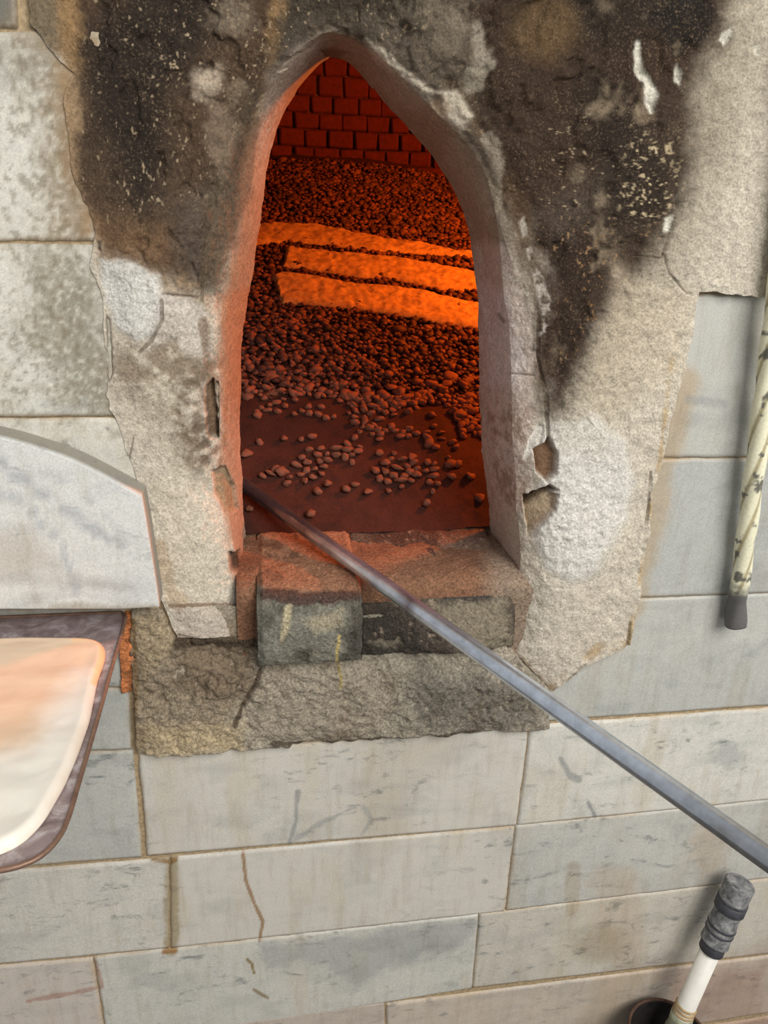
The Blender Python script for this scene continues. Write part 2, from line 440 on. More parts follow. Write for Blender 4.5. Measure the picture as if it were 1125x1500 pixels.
# --- plaster surround with rolled-in reveal
ANCH = [  # silhouette of the inner edge (0.17 m deep) ; front edge of the mouth ; outer edge of the plaster
    ((378, 945), (374, 938), (258, 932)), ((368, 870), (352, 872), (240, 887)), ((361, 800), (338, 805), (224, 800)),
    ((358, 720), (322, 715), (204, 715)), ((355, 650), (322, 640), (186, 662)), ((355, 600), (320, 580), (162, 606)),
    ((356, 500), (322, 490), (160, 520)), ((362, 440), (325, 425), (150, 440)), ((370, 380), (335, 370), (134, 388)),
    ((378, 330), (345, 310), (142, 345)), ((386, 285), (352, 250), (118, 290)), ((394, 240), (360, 200), (100, 225)),
    ((406, 195), (372, 150), (90, 160)), ((425, 150), (395, 105), (104, 100)), ((448, 115), (425, 75), (40, 36)),
    ((470, 92), (455, 52), (18, -300)), ((490, 84), (488, 38), (430, -420)), ((512, 93), (520, 48), (650, -420)),
    ((535, 115), (565, 80), (900, -420)), ((562, 150), (605, 120), (1200, -420)), ((595, 186), (650, 165), (1400, -300)),
    ((630, 225), (690, 205), (1400, 150)), ((655, 262), (715, 250), (1400, 430)), ((675, 303), (728, 300), (1110, 431)),
    ((687, 345), (738, 350), (1016, 432)), ((694, 395), (746, 400), (1012, 480)), ((699, 450), (752, 455), (1001, 535)),
    ((702, 520), (758, 520), (988, 600)), ((703, 600), (762, 590), (968, 665)), ((707, 660), (762, 660), (950, 745)),
    ((715, 720), (765, 720), (942, 795)), ((721, 780), (768, 780), (928, 860)), ((724, 840), (765, 845), (914, 938)),
    ((728, 900), (758, 900), (852, 966)), ((732, 950), (748, 950), (806, 1006))]
RD = 0.175
A3 = [[pY(*a, RD)[[0, 2]], pY(*b)[[0, 2]], pY(*c)[[0, 2]]] for a, b, c in ANCH]
npx = [max(14, int(0.42 * np.hypot(ANCH[i + 1][2][0] - ANCH[i][2][0], ANCH[i + 1][2][1] - ANCH[i][2][1])),
           int(0.6 * np.hypot(ANCH[i + 1][1][0] - ANCH[i][1][0], ANCH[i + 1][1][1] - ANCH[i][1][1]))) for i in range(len(ANCH) - 1)]
Ci = catmull([a[0] for a in A3], npx); C0 = catmull([a[1] for a in A3], npx); CO = linear([a[2] for a in A3], npx)
NU = len(Ci)
q3 = np.stack([CO[:, 0], np.zeros(NU), CO[:, 1]], 1)
CO = CO + np.stack([fbm(q3, 22, 4, 2.2), fbm(q3, 22, 4, 8.8)], 1) * 0.011
q3 = np.stack([C0[:, 0], np.zeros(NU), C0[:, 1]], 1)
C0 = C0 + np.stack([fbm(q3, 16, 3, 4.2), fbm(q3, 16, 3, 6.8)], 1) * 0.006
NR, NF = 46, 230
tt = np.linspace(0, 1, NR, endpoint=False)
TH0, HB = 1.08, 0.042
aa = (1 - np.cos(tt * TH0)) / (1 - math.cos(TH0)); yy = HB + (RD - HB) * (1 - np.sin(tt * TH0) / math.sin(TH0))
ff = np.linspace(0, 1, NF) ** 1.12
XZ = np.concatenate([Ci[:, None] + (C0 - Ci)[:, None] * aa[None, :, None], C0[:, None] + (CO - C0)[:, None] * ff[None, :, None]], 1)
NV = NR + NF
PROUD = -0.011
Yb = np.concatenate([yy, np.zeros(NF)]); wf = np.concatenate([sstep(0.2, 1.0, tt), np.ones(NF)])
Pl = np.stack([XZ[..., 0], np.broadcast_to(Yb, (NU, NV)), XZ[..., 1]], -1).reshape(-1, 3).copy()
DF = np.concatenate([np.zeros((NU, NR)), ff[None] * np.linalg.norm(CO - C0, axis=1)[:, None]], 1).ravel()
ONF = np.broadcast_to(np.arange(NV) >= NR, (NU, NV)).ravel()
Pl[:, 1] += np.where(ONF, HB * np.exp(-DF / 0.036), 0)
WF = np.broadcast_to(wf, (NU, NV)).ravel()
EDGE = np.broadcast_to(np.concatenate([np.zeros(NR), np.arange(NF) >= NF - 1]), (NU, NV)).ravel() > 0.5
EDGE2 = np.broadcast_to(np.concatenate([np.zeros(NR), np.arange(NF) == NF - 2]), (NU, NV)).ravel() > 0.5

p = Paint(Pl, (200, 190, 173)); X, Yp = p.x, p.y
relief = 0.0085 * p.n1 + 0.0038 * p.n2 + 0.0018 * p.n3
# --- soot
S_LEFT = [(108, -440), (420, -440), (385, 110), (352, 210), (335, 300), (315, 380), (305, 440), (250, 408), (205, 398), (150, 372), (140, 330), (122, 270), (118, 200), (112, 130), (118, 85)]
S_TOP = [(40, -520), (1120, -520), (1060, 40), (1000, 120), (760, 330), (725, 270), (660, 180), (560, 90), (490, 60), (430, 90), (385, 160), (350, 300), (120, 90)]
S_RIGHT = [(690, -440), (1095, -440), (1050, 60), (1002, 130), (1000, 220), (985, 300), (960, 365), (915, 420), (872, 490), (848, 550), (815, 610), (795, 590), (788, 500), (792, 420), (770, 330), (740, 270), (715, 215), (690, 120)]
p.mix(0.62 * p.poly([(1005, -440), (1150, -440), (1112, 80), (1062, 230), (1005, 370), (925, 510), (860, 600), (830, 650), (800, 600), (900, 300)], 60, (20, 8, 4)), (118, 106, 84))
p.mix(0.92 * p.poly(S_TOP, 24, (22, 20, 8)), (74, 62, 48))
p.mix(0.7 * p.poly([(360, -160), (700, -160), (640, 40), (520, 30), (440, 40), (380, 110)], 30, (30, 30, 12)), (46, 39, 31))
p.mix(0.9 * p.poly([(0, -160), (140, -160), (130, 110), (60, 70), (20, 30)], 14, (10, 14, 8)), (104, 88, 64))
halo = p.poly([(75, -80), (430, -80), (360, 250), (312, 450), (300, 460), (150, 380), (118, 330), (90, 260), (80, 150), (90, 110)], 16, (10, 12, 10))
p.mix(0.85 * halo, (150, 118, 80))
p.mix(0.93 * p.poly(S_LEFT, 15, (14, 18, 12)), (66, 51, 40))
p.mix(0.9 * p.poly([(118, 62), (250, -60), (330, -60), (290, 60), (240, 170), (225, 260), (235, 330), (215, 340), (180, 250), (140, 150)], 32, (26, 26, 14)), (38, 31, 25))
p.mix(0.75 * p.poly([(135, 320), (250, 330), (250, 405), (160, 385)], 26, (16, 18, 16)), (120, 92, 66))
p.mix(0.72 * p.poly([(250, 300), (330, 280), (310, 430), (265, 415)], 22, (14, 18, 16)), (88, 76, 66))
p.mix(0.85 * p.poly([(660, 120), (760, 250), (812, 420), (800, 590), (772, 560), (775, 470), (752, 390), (735, 300), (690, 210)], 18, (14, 16, 8)), (98, 80, 62))
p.mix(0.85 * p.poly([(370, 130), (352, 240), (345, 330), (318, 430), (295, 440), (300, 300)], 14, (8, 12, 8)), (84, 72, 58))
soR = p.poly(S_RIGHT, 24, (18, 16, 10))
p.mix(0.95 * soR, (54, 39, 28))
p.mix(0.9 * p.poly([(730, -80), (1060, -80), (1030, 40), (990, 60), (960, 60), (900, 90), (780, 70), (740, 40)], 26, (30, 24, 12)), (40, 31, 23))
p.mix(0.88 * p.poly([(845, 100), (915, 120), (960, 210), (975, 270), (950, 330), (900, 330), (880, 250), (850, 190)], 30, (24, 20, 12)), (38, 29, 22))
p.mix(0.85 * p.poly([(790, 350), (880, 330), (880, 420), (850, 500), (822, 560), (802, 540), (796, 450)], 20, (14, 16, 12)), (42, 29, 21))
p.mix(0.8 * p.poly([(935, 20), (1010, -30), (1050, 20), (1030, 70), (985, 85), (950, 60)], 14, (12, 12, 8)), (26, 22, 18))
p.mix(0.7 * p.blob(795, 45, 45, 45) , (98, 76, 50))
p.mix(0.5 * p.blob(740, 330, 30, 60), (100, 76, 52))
# speckles of lime showing through the soot
soot_all = np.clip(soR + p.poly(S_LEFT, 10) + p.poly(S_TOP, 10), 0, 1)
sp = fbm(Pl, 260, 2, 5.5)
p.mix(0.8 * soot_all * sstep(0.45, 0.62, sp) * sstep(-0.1, 0.3, p.n1), (166, 146, 118))
p.mix(0.75 * soot_all * sstep(0.22, 0.5, p.n2) * sstep(0.0, 0.35, fbm(Pl, 9, 3, 77)), (128, 112, 92))
p.mix(0.85 * p.poly([(915, 200), (978, 195), (975, 300), (935, 330), (912, 300)], 14, (8, 14, 8)) * sstep(0.18, 0.42, sp + 0.3 * p.n3), (196, 176, 140))
p.mix(0.7 * p.poly([(770, 320), (960, 330), (860, 520), (800, 520)], 20, (14, 14, 8)) * sstep(0.42, 0.6, sp), (146, 110, 70))
# lighter worn areas around the arch
p.mix(0.85 * p.blob(308, 118, 30, 26, .5, .8), (176, 160, 140))
p.mix(0.5 * p.blob(340, 30, 40, 30, .5, .8), (140, 126, 108))
p.mix(0.7 * p.blob(325, 190, 22, 60, .5, .9), (128, 110, 92))
p.mix(0.45 * p.blob(625, 30, 45, 40, .6, 1.0), (132, 120, 102))
p.mix(0.7 * p.line([(695, 40), (705, 90), (690, 130)], 16, (5, 10, 6)), (158, 148, 130))
p.mix(0.75 * p.line([(712, 205), (725, 240), (720, 270)], 14, (5, 10, 6)), (160, 148, 130))
TV = np.concatenate([np.broadcast_to(tt, (NU, NR)), 1 + ff[None] * np.linalg.norm(CO - C0, axis=1)[:, None] / 0.035], 1).ravel()
ring = (1 - sstep(0.72, 1.22, TV + 0.22 * p.n2 + 0.25 * p.n1 + 0.1 * p.n3)) * (1 - sstep(560, 640, Yp))
p.mix(0.85 * ring, (156, 136, 114)); p.mix(0.7 * ring * (1 - sstep(400, 460, X)) * sstep(180, 320, Yp), (142, 104, 74))  # left side of the ring browned, flame glow put into the colour
p.mix(0.7 * sstep(0.9, 1.15, TV) * (1 - sstep(1.2, 1.7, TV + 0.4 * p.n1)) * (1 - sstep(250, 420, Yp)), (66, 56, 45))
p.mix(0.75 * p.poly([(400, 110), (440, 70), (480, 50), (490, 84), (450, 115), (420, 160), (395, 220), (385, 200)], 14, (12, 12, 6)), (158, 143, 128))
p.mix(0.6 * p.line([(372, 180), (355, 280), (340, 330)], 16, (5, 6, 5)), (70, 60, 48))
p.mix(0.75 * p.poly([(300, 300), (350, 280), (345, 360), (325, 440), (300, 440)], 14, (12, 14, 8)), (96, 80, 64))
# pale streak on the right haunch
streak = p.poly([(532, 62), (560, 80), (600, 118), (640, 140), (668, 135), (690, 172), (668, 196), (650, 180), (645, 140), (612, 140), (580, 112), (545, 88)], 6, (4, 6, 4))
p.mix(0.9 * streak, (196, 184, 164)); relief += -0.004 * streak
p.mix(0.6 * p.line([(668, 196), (700, 250), (725, 300)], 12, (5, 8, 4)), (150, 136, 116))
p.mix(0.7 * p.poly([(590, 170), (640, 150), (660, 200), (640, 232)], 12, (8, 12, 6)), (150, 126, 102))
# right reveal: pinkish grey, colour raised to offset the shade on this face
p.mix(0.8 * p.poly([(690, 360), (735, 360), (775, 470), (780, 600), (768, 740), (720, 760), (700, 600)], 14, (10, 10, 8)), (206, 188, 176))
p.mix(0.65 * p.poly([(700, 420), (735, 430), (760, 520), (752, 570), (712, 560)], 14, (10, 14, 10)), (222, 214, 210))
p.mix(0.6 * p.poly([(712, 600), (775, 600), (765, 740), (725, 740)], 16, (10, 16, 16)) * sstep(-0.3, 0.4, p.n3 + p.n2), (138, 108, 86))
p.mix(0.55 * p.line([(800, 420), (795, 520), (805, 610)], 24, (6, 10, 8)), (60, 44, 34))
# white crust streak between reveal and soot
p.mix(0.8 * p.line([(758, 310), (772, 370), (790, 430), (798, 470), (785, 500)], 8, (3, 7, 5)) * sstep(-0.2, 0.3, p.n3), (190, 180, 166))
# right lower plaster
p.mix(0.5 * p.poly([(900, 400), (1010, 430), (990, 540), (880, 620), (850, 560)], 20, (16, 10, 6)), (196, 180, 156))
wh = p.poly([(770, 640), (800, 615), (860, 610), (905, 650), (918, 700), (905, 760), (870, 830), (830, 850), (790, 830), (768, 770), (780, 720)], 10, (14, 12, 6))
p.mix(0.75 * wh, (214, 211, 204)); relief += -0.0035 * wh
p.mix(0.5 * p.poly([(780, 610), (850, 600), (900, 660), (810, 660)], 16, (10, 10, 5)), (200, 192, 176))
p.mix(0.4 * p.poly([(760, 850), (920, 840), (905, 940), (800, 1000), (750, 930)], 14, (10, 14, 10)) * sstep(-0.2, 0.5, p.n2), (188, 176, 160))
p.mix(0.8 * p.line([(985, 480), (965, 660), (942, 790), (915, 930)], 7, (3, 4, 3)) * sstep(-0.3, 0.2, p.n2), (190, 164, 124))
p.mix(0.8 * p.line([(912, 936), (870, 940), (830, 980), (805, 1000)], 12, (4, 8, 4)) * sstep(-0.2, 0.4, p.n2), (176, 150, 112))
p.mix(0.85 * p.line([(745, 960), (770, 975), (802, 1004)], 14, (5, 8, 5)), (128, 108, 84))
# left: white exposed lime below the soot, grey mottling on the jamb
p.mix(0.6 * p.poly([(150, 380), (330, 430), (330, 560), (320, 700), (250, 690), (205, 640), (160, 560)], 30, (24, 20, 12)), (186, 174, 156))
lm = p.poly([(148, 380), (190, 385), (235, 405), (240, 440), (232, 485), (205, 502), (170, 480), (156, 440)], 6, (6, 7, 4))
p.mix(0.85 * lm, (212, 210, 203)); relief += -0.004 * lm
p.mix(0.7 * p.poly([(232, 425), (300, 445), (300, 480), (250, 500), (220, 505)], 8, (8, 8, 5)), (196, 188, 178))
p.mix(0.65 * p.poly([(158, 520), (205, 505), (300, 480), (322, 560), (320, 690), (285, 680), (255, 640), (220, 580), (170, 570)], 30, (22, 22, 16)) * sstep(-0.55, 0.35, p.n2 + p.n3 * 0.8), (104, 84, 62))
p.mix(0.5 * p.poly([(250, 560), (318, 540), (320, 700), (290, 690)], 20, (14, 18, 14)) * sstep(-0.4, 0.3, p.n3), (84, 62, 44))
p.mix(0.8 * p.poly([(255, 440), (300, 450), (305, 520), (270, 510)], 10, (9, 12, 8)), (206, 196, 184))
p.mix(0.7 * p.line([(296, 470), (306, 540), (310, 560)], 10, (3, 6, 4)), (120, 98, 76))
# lower-left panel, smooth cream
p.mix(0.6 * p.poly([(222, 700), (330, 690), (345, 820), (360, 900), (250, 890)], 16, (10, 8, 4)), (208, 196, 176))
p.mix(0.5 * p.line([(235, 800), (250, 860), (262, 880)], 16, (5, 8, 4)), (176, 148, 112))
p.mix(0.6 * p.poly([(255, 884), (375, 880), (378, 940), (258, 940)], 8, (6, 6, 4)) , (186, 170, 156))
p.mix(0.9 * p.line([(250, 885), (300, 883), (375, 884)], 3, (1, 2, 1)), (140, 118, 98))
# left jamb rounded edge: clay, with the flame's orange glow painted into its colour
p.mix(0.7 * p.poly([(322, 430), (366, 420), (366, 900), (340, 830), (325, 700)], 10, (6, 6, 4)), (158, 108, 74))
p.mix(0.6 * p.poly([(338, 810), (375, 800), (380, 900), (350, 880)], 8, (5, 6, 4)), (146, 94, 62))
# holes where the coat has fallen off, bare earth inside
HOLES = [([(302, 565), (312, 555), (318, 600), (319, 640), (308, 640), (303, 610)], (112, 88, 66), 0.016),
         ([(312, 690), (330, 683), (345, 712), (350, 745), (332, 752), (316, 725)], (150, 128, 100), 0.012),
         ([(336, 808), (352, 806), (354, 838), (340, 835)], (62, 44, 32), 0.014),
         ([(776, 655), (800, 640), (812, 660), (810, 690), (795, 702), (780, 688)], (126, 92, 64), 0.017),
         ([(764, 730), (790, 712), (812, 720), (808, 742), (785, 765), (768, 778)], (168, 146, 118), 0.015),
         ([(764, 722), (800, 706), (812, 714), (790, 722), (768, 740)], (92, 70, 50), 0.017),
         ([(155, 455), (162, 470), (166, 545), (160, 560), (158, 520)], (70, 58, 44), 0.011),
         ([(142, 352), (149, 354), (149, 368), (143, 366)], (44, 36, 28), 0.012),
         ([(470, 74), (492, 68), (512, 76), (500, 86), (480, 84)], (122, 104, 84), 0.006)]
for poly, c, dep in HOLES:
    mk = p.poly(poly, 3.0, (2, 2.5, 1.5)); p.mix(0.95 * mk, c); relief += dep * mk
# white flakes that have fallen on the right soot
FLK = [[(924, 62), (932, 62), (936, 100), (948, 118), (960, 140), (950, 166), (941, 150), (938, 122), (922, 105), (920, 80)],
       [(1050, 50), (1064, 40), (1066, 52), (1054, 68), (1046, 62)], [(770, 640), (785, 618), (792, 622), (785, 650), (768, 672), (760, 668)],
       [(983, 95), (992, 110), (988, 128), (982, 120)], [(1096, 70), (1106, 66), (1106, 82), (1098, 80)], [(970, 320), (982, 315), (978, 338), (968, 340)]]
for i, f_ in enumerate(FLK):
    mk = p.poly(f_, 2.5, (1.5, 3, 2)); p.mix(0.95 * mk, (205, 200, 184) if i != 2 else (226, 220, 208)); relief += 0.0035 * mk
# cracks
CRK = [([(996, 160), (1003, 230), (1002, 270), (985, 320), (966, 370), (975, 400), (1000, 428), (1014, 432)], 2.2, 0.004),
       ([(925, 374), (962, 378), (966, 372)], 2.0, 0.003), ([(1004, 264), (1034, 266)], 1.6, 0.002),
       ([(238, 440), (238, 470), (222, 500), (205, 515)], 2.6, 0.005), ([(196, 640), (190, 672), (190, 690)], 2.0, 0.003),
       ([(290, 435), (240, 430)], 2.0, 0.003), ([(785, 440), (784, 520), (795, 580), (798, 640)], 3.2, 0.006),
       ([(745, 545), (778, 548)], 2.0, 0.003), ([(950, 690), (946, 740), (940, 775), (936, 800)], 3.4, 0.006),
       ([(916, 905), (912, 938)], 3.0, 0.005), ([(850, 966), (825, 990)], 2.6, 0.004), ([(855, 610), (880, 640), (905, 690)], 1.6, 0.002),
       ([(318, 560), (319, 640)], 3.0, 0.012), ([(262, 930), (300, 938), (376, 936)], 4.0, 0.004), ([(860, 670), (900, 690)], 1.6, 0.002),
       ([(330, 290), (300, 310), (296, 440)], 2.2, 0.004), ([(728, 460), (735, 470)], 4, 0.004)]
for pts, w, dep in CRK:
    mk = p.line(pts, w * 1.15, (3.0, 2.2, 0.8)) * sstep(-0.75, 0.15, p.n2 + 0.6 * p.n1); p.mix(0.62 * mk, (84, 68, 52)); relief += 0.55 * dep * mk
# flaky, chipped relief where the soot blistered
blis = fbm(Pl, 34, 3, 31); relief += 0.004 * soot_all * sstep(0.1, 0.3, blis)
relief += 0.0045 * p.poly([(520, 0), (760, -20), (740, 330), (700, 260), (640, 160), (540, 60)], 20) * sstep(0.0, 0.25, fbm(Pl, 26, 4, 52))
relief += 0.003 * p.poly([(230, 60), (345, 60), (310, 430), (270, 400)], 20) * sstep(0.0, 0.25, fbm(Pl, 30, 4, 62))
# lumpy build-up around the arch: a raised collar and thick right shoulder
relief += -0.010 * p.poly([(400, 120), (455, 40), (530, 35), (640, 130), (720, 250), (750, 400), (700, 300), (560, 90), (490, 60), (430, 110)], 24)
relief += -0.008 * p.blob(850, 900, 110, 130, .6, .2) + -0.006 * p.blob(200, 250, 110, 190, .6, .2)
Pl[:, 1] += (PROUD * (0.35 + 0.65 * sstep(300, 700, X))) * sstep(0, 1, WF) + relief * np.clip(WF, 0.25, 1)
lat = (1 - WF) * (relief * 0.8)
vecx = np.sign(Pl[:, 0] - 0.16); Pl[:, 0] += lat * vecx
EF = np.broadcast_to(np.concatenate([np.zeros(NR), ff]), (NU, NV)).ravel()
lf_ = sstep(0.72, 0.97, EF) * (X < 320) * (Yp < 700)
Pl[:, 1] = Pl[:, 1] * (1 - lf_) + lf_ * (-0.0012 + 0.15 * relief)
Pl[:, 1] = np.where(EDGE2, np.minimum(Pl[:, 1], 0.0), Pl[:, 1])
Pl[:, 1] = np.where(EDGE, 0.0088, Pl[:, 1])
OUT = (Pl[:, 0] < HX0 + 0.004) | (Pl[:, 0] > HX1 - 0.004) | (Pl[:, 2] > HZ1 - 0.004) | (Pl[:, 2] < HZ0 + 0.004)
Pl[:, 1] = np.where(OUT & ~EDGE, np.minimum(Pl[:, 1], 0.0036), Pl[:, 1])
surround = oven_part('plaster_surround', mesh_np('plaster_surround', Pl, gridfaces(NU, NV)[:, ::-1], M_plaster, p.c))
surround['label'] = 'cracked cream plaster blackened by soot around the oven mouth'

# --- cement band below the mouth
def sheet(name, quad, step, mat, paintfn, relfn, backY, parent_fn, seed=0.0):
    c = [pY(x, y) for x, y in quad]
    w = np.linalg.norm(c[1] - c[0]); h = np.linalg.norm(c[3] - c[0]); nu = int(w / step); nv = int(h / step)
    S, T = np.meshgrid(np.linspace(0, 1, nu), np.linspace(0, 1, nv), indexing='ij')
    ed = ((S == 0) | (S == 1) | (T == 0) | (T == 1)).ravel(); S = S.ravel()[:, None]; T = T.ravel()[:, None]
    P = (c[0] * (1 - S) + c[1] * S) * (1 - T) + (c[3] * (1 - S) + c[2] * S) * T
    jag = fbm(P, 30, 4, seed + 3) * 0.006
    P[:, 0] += jag * (np.abs(S[:, 0] - .5) * 2) ** 6; P[:, 2] += fbm(P, 30, 4, seed + 13) * 0.006 * (np.abs(T[:, 0] - .5) * 2) ** 6
    pt = Paint(P, (168, 158, 140), seed); paintfn(pt); P = P.copy(); P[:, 1] = relfn(pt)
    P[:, 1] = np.where(ed, backY, P[:, 1])
    return mesh_np(name, P, gridfaces(nu, nv)[:, ::-1], mat, pt.c)
def band_paint(q):
    q.mix(0.7 * q.poly([(190, 900), (400, 900), (360, 1020), (330, 1080), (190, 1090)], 20, (16, 16, 10)), (150, 132, 108))
    q.mix(0.75 * q.poly([(255, 930), (380, 935), (385, 1000), (330, 1030), (250, 1000)], 16, (14, 16, 12)), (118, 101, 82))
    q.mix(0.6 * q.poly([(200, 900), (262, 890), (268, 930), (215, 990), (195, 960)], 10, (8, 8, 5)), (178, 158, 126))
    q.mix(0.7 * q.poly([(200, 1055), (360, 1050), (360, 1095), (200, 1110)], 10, (8, 8, 4)), (196, 174, 136))
    q.mix(0.55 * q.poly([(380, 965), (560, 965), (560, 1085), (360, 1085)], 16, (16, 16, 10)), (158, 146, 128))
    q.mix(0.8 * q.poly([(610, 960), (790, 980), (800, 1060), (700, 1070), (590, 1060), (600, 1000)], 26, (20, 20, 12)), (104, 99, 90))
    q.mix(0.5 * sstep(0.1, 0.5, q.n2) , (108, 92, 72))
    q.mix(0.6 * sstep(0.35, 0.6, q.n3), (196, 184, 164))
    q.mix(0.85 * q.line([(385, 968), (372, 1000), (355, 1030), (345, 1052)], 4, (2, 2, 2)), (70, 56, 40))
    q.mix(0.85 * q.line([(262, 938), (330, 945), (380, 940)], 9, (3, 4, 3)), (52, 40, 30))
    q.mix(0.8 * q.line([(400, 1082), (450, 1085), (560, 1076), (600, 1080), (700, 1064)], 5, (3, 5, 3)), (70, 58, 44))
    q.mix(0.9 * q.line([(494, 965), (498, 985), (497, 997)], 2.8, (1, .5, .5)), (190, 168, 106))
    q.mix(0.8 * q.line([(196, 905), (200, 1000), (196, 1090)], 6, (2, 3, 2)), (120, 92, 58))
def band_rel(q):
    r = -0.010 + 0.008 * q.n1 + 0.009 * q.n2 + 0.006 * q.n3
    lump = sstep(0.05, 0.35, fbm(q.P, 55, 3, 3)) * q.poly([(260, 935), (380, 935), (370, 1010), (280, 1030)], 12)
    r += -0.006 * lump + 0.012 * q.poly([(262, 928), (378, 930), (380, 960), (330, 975), (270, 955)], 8, (5, 6, 4))
    r += -0.006 * q.poly([(380, 965), (800, 990), (800, 1060), (370, 1075)], 14, (8, 8, 4))
    r += 0.006 * q.line([(385, 968), (372, 1000), (355, 1030)], 5)
    r += 0.03 * q.poly([(225, 860), (381, 860), (381, 936), (330, 938), (256, 934)], 3, (1, 2, 1)) + 0.03 * q.poly([(742, 880), (830, 880), (830, 1004), (806, 1004), (770, 972), (742, 945)], 3, (1, 2, 1))
    r += 0.008 * q.line([(430, 1086), (470, 1086)], 6) + 0.008 * q.line([(560, 1080), (610, 1082)], 6)
    return np.minimum(r, 0.0085)
ledge = oven_part('cement_ledge', sheet('cement_ledge', [(188, 890), (802, 900), (802, 1062), (200, 1104)], 0.0022, M_cement, band_paint, band_rel, 0.0088, None, 21))
ledge['label'] = 'rough crumbling grey-brown cement band under the sill'
# orange clay fragment beside the peel
def frag_paint(q):
    q.mix(np.ones(len(q.x)), (208, 128, 78)); q.mix(0.7 * sstep(0.0, 0.4, q.n3 + q.n2), (120, 76, 46))
    q.mix(0.4 * sstep(0.1, 0.5, q.n1), (226, 160, 110))
frag = oven_part('clay_fragment', sheet('clay_fragment', [(172, 896), (199, 896), (197, 1010), (176, 1016)], 0.002, M_cement, frag_paint,
    lambda q: -0.004 + 0.004 * q.n2 + 0.003 * q.n3, 0.0088, None, 33))
frag['label'] = 'orange burnt clay fragment in the joint'

# --- sill stones
def sill(name, x0, x1, prof, seed, paintfn, amp, y0=880):
    """extrude a (Y,Z) profile along X, then roughen"""
    Xa = pY(x0, y0, -0.03)[0]; Xb = pY(x1, y0, -0.03)[0]
    pr = catmull(prof, [16] * (len(prof) - 1)); n2 = len(pr)
    xs = np.linspace(Xa, Xb, int((Xb - Xa) / 0.0022))
    Xg = np.repeat(xs, n2); Yg = np.tile(pr[:, 0], len(xs)); Zg = np.tile(pr[:, 1], len(xs))
    e = np.minimum(Xg - Xa, Xb - Xg); k = sstep(0, 0.010, e)            # rounded ends
    P = np.stack([Xg, Yg + 0.008 * (1 - k), Zg - 0.006 * (1 - k)], 1)
    q = Paint(P, (150, 140, 122), seed); paintfn(q)
    r = amp * (0.7 * q.n1 + 0.5 * q.n2 + 0.3 * q.n3)
    P = P.copy(); fr = sstep(0.06, -0.02, P[:, 1]) if False else 1 - sstep(-0.02, 0.06, P[:, 1])
    P[:, 1] += r * fr; P[:, 2] += r * (1 - 0.6 * fr) * 0.7
    # close the two ends
    nx = len(xs); Fc = gridfaces(nx, n2)
    me = mesh_np(name, P, Fc, M_cement, q.c)
    bm = bmesh.new(); bm.from_mesh(me)
    bmesh.ops.holes_fill(bm, edges=[ed for ed in bm.edges if ed.is_boundary], sides=0)
    bmesh.ops.recalc_face_normals(bm, faces=bm.faces); bm.to_mesh(me); bm.free()
    return oven_part(name, me)
def paintA(q):
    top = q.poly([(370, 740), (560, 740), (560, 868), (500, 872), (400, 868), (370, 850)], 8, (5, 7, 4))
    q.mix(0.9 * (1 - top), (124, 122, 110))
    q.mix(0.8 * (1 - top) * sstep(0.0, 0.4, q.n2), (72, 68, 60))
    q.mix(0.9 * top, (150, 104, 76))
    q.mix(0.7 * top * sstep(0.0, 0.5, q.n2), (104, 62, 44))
    q.mix(0.85 * q.line([(390, 868), (450, 876), (520, 872)], 12, (5, 8, 5)), (66, 40, 36))
    q.mix(0.85 * q.poly([(418, 885), (428, 882), (424, 920), (412, 940), (410, 930)], 2.5, (1, 2, 1)), (196, 182, 146))
    q.mix(0.75 * q.poly([(440, 905), (505, 890), (505, 915), (460, 930)], 5, (4, 6, 4)), (168, 156, 130))
    q.mix(0.7 * q.poly([(505, 880), (535, 885), (535, 965), (520, 960)], 8, (4, 6, 4)), (60, 54, 48))
    q.mix(0.9 * q.line([(497, 930), (493, 955), (495, 985)], 2.6, (1, .5, .5)), (196, 174, 112))
def paintB(q):
    q.mix(np.full(len(q.x), 0.9), (72, 62, 55))
    q.mix(0.85 * q.poly([(530, 740), (720, 740), (700, 800), (640, 820), (540, 800)], 20, (14, 12, 6)), (66, 44, 38))
    q.mix(0.85 * q.poly([(640, 775), (725, 775), (745, 835), (690, 845), (645, 815)], 12, (8, 8, 5)), (116, 94, 80))
    q.mix(0.85 * q.poly([(600, 850), (690, 835), (740, 850), (735, 880), (650, 880)], 12, (8, 8, 5)), (48, 48, 54))
    q.mix(0.8 * q.poly([(630, 880), (740, 875), (745, 945), (700, 960), (650, 930)], 12, (8, 12, 8)), (140, 130, 110))
    q.mix(0.8 * q.poly([(530, 890), (610, 890), (640, 965), (530, 968)], 12, (10, 12, 8)), (58, 54, 48))
    q.mix(0.7 * sstep(0.25, 0.5, q.n2 + 0.4 * q.n3) * q.poly([(530, 885), (750, 885), (750, 970), (530, 970)], 8), (132, 124, 106))
    q.mix(0.55 * sstep(0.4, 0.6, q.n3), (168, 150, 130))
A_PROF = [(0.185, ZS - 0.03), (0.178, ZS - 0.004), (0.08, ZS - 0.006), (0.025, ZS - 0.008), (-0.012, ZS - 0.020), (-0.033, ZS - 0.048), (-0.036, ZS - 0.095), (-0.028, ZS - 0.132), (0.0, ZS - 0.140)]
B_PROF = [(0.185, ZS - 0.03), (0.178, ZS - 0.004), (0.09, ZS - 0.012), (0.035, ZS - 0.028), (0.0, ZS - 0.052), (-0.018, ZS - 0.085), (-0.024, ZS - 0.112), (-0.020, ZS - 0.134), (0.0, ZS - 0.140)]
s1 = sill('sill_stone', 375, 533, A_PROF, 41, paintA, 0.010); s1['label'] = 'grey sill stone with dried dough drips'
s2 = sill('sill_stone', 527, 765, B_PROF, 47, paintB, 0.013); s2['label'] = 'soot-blackened worn sill stone'

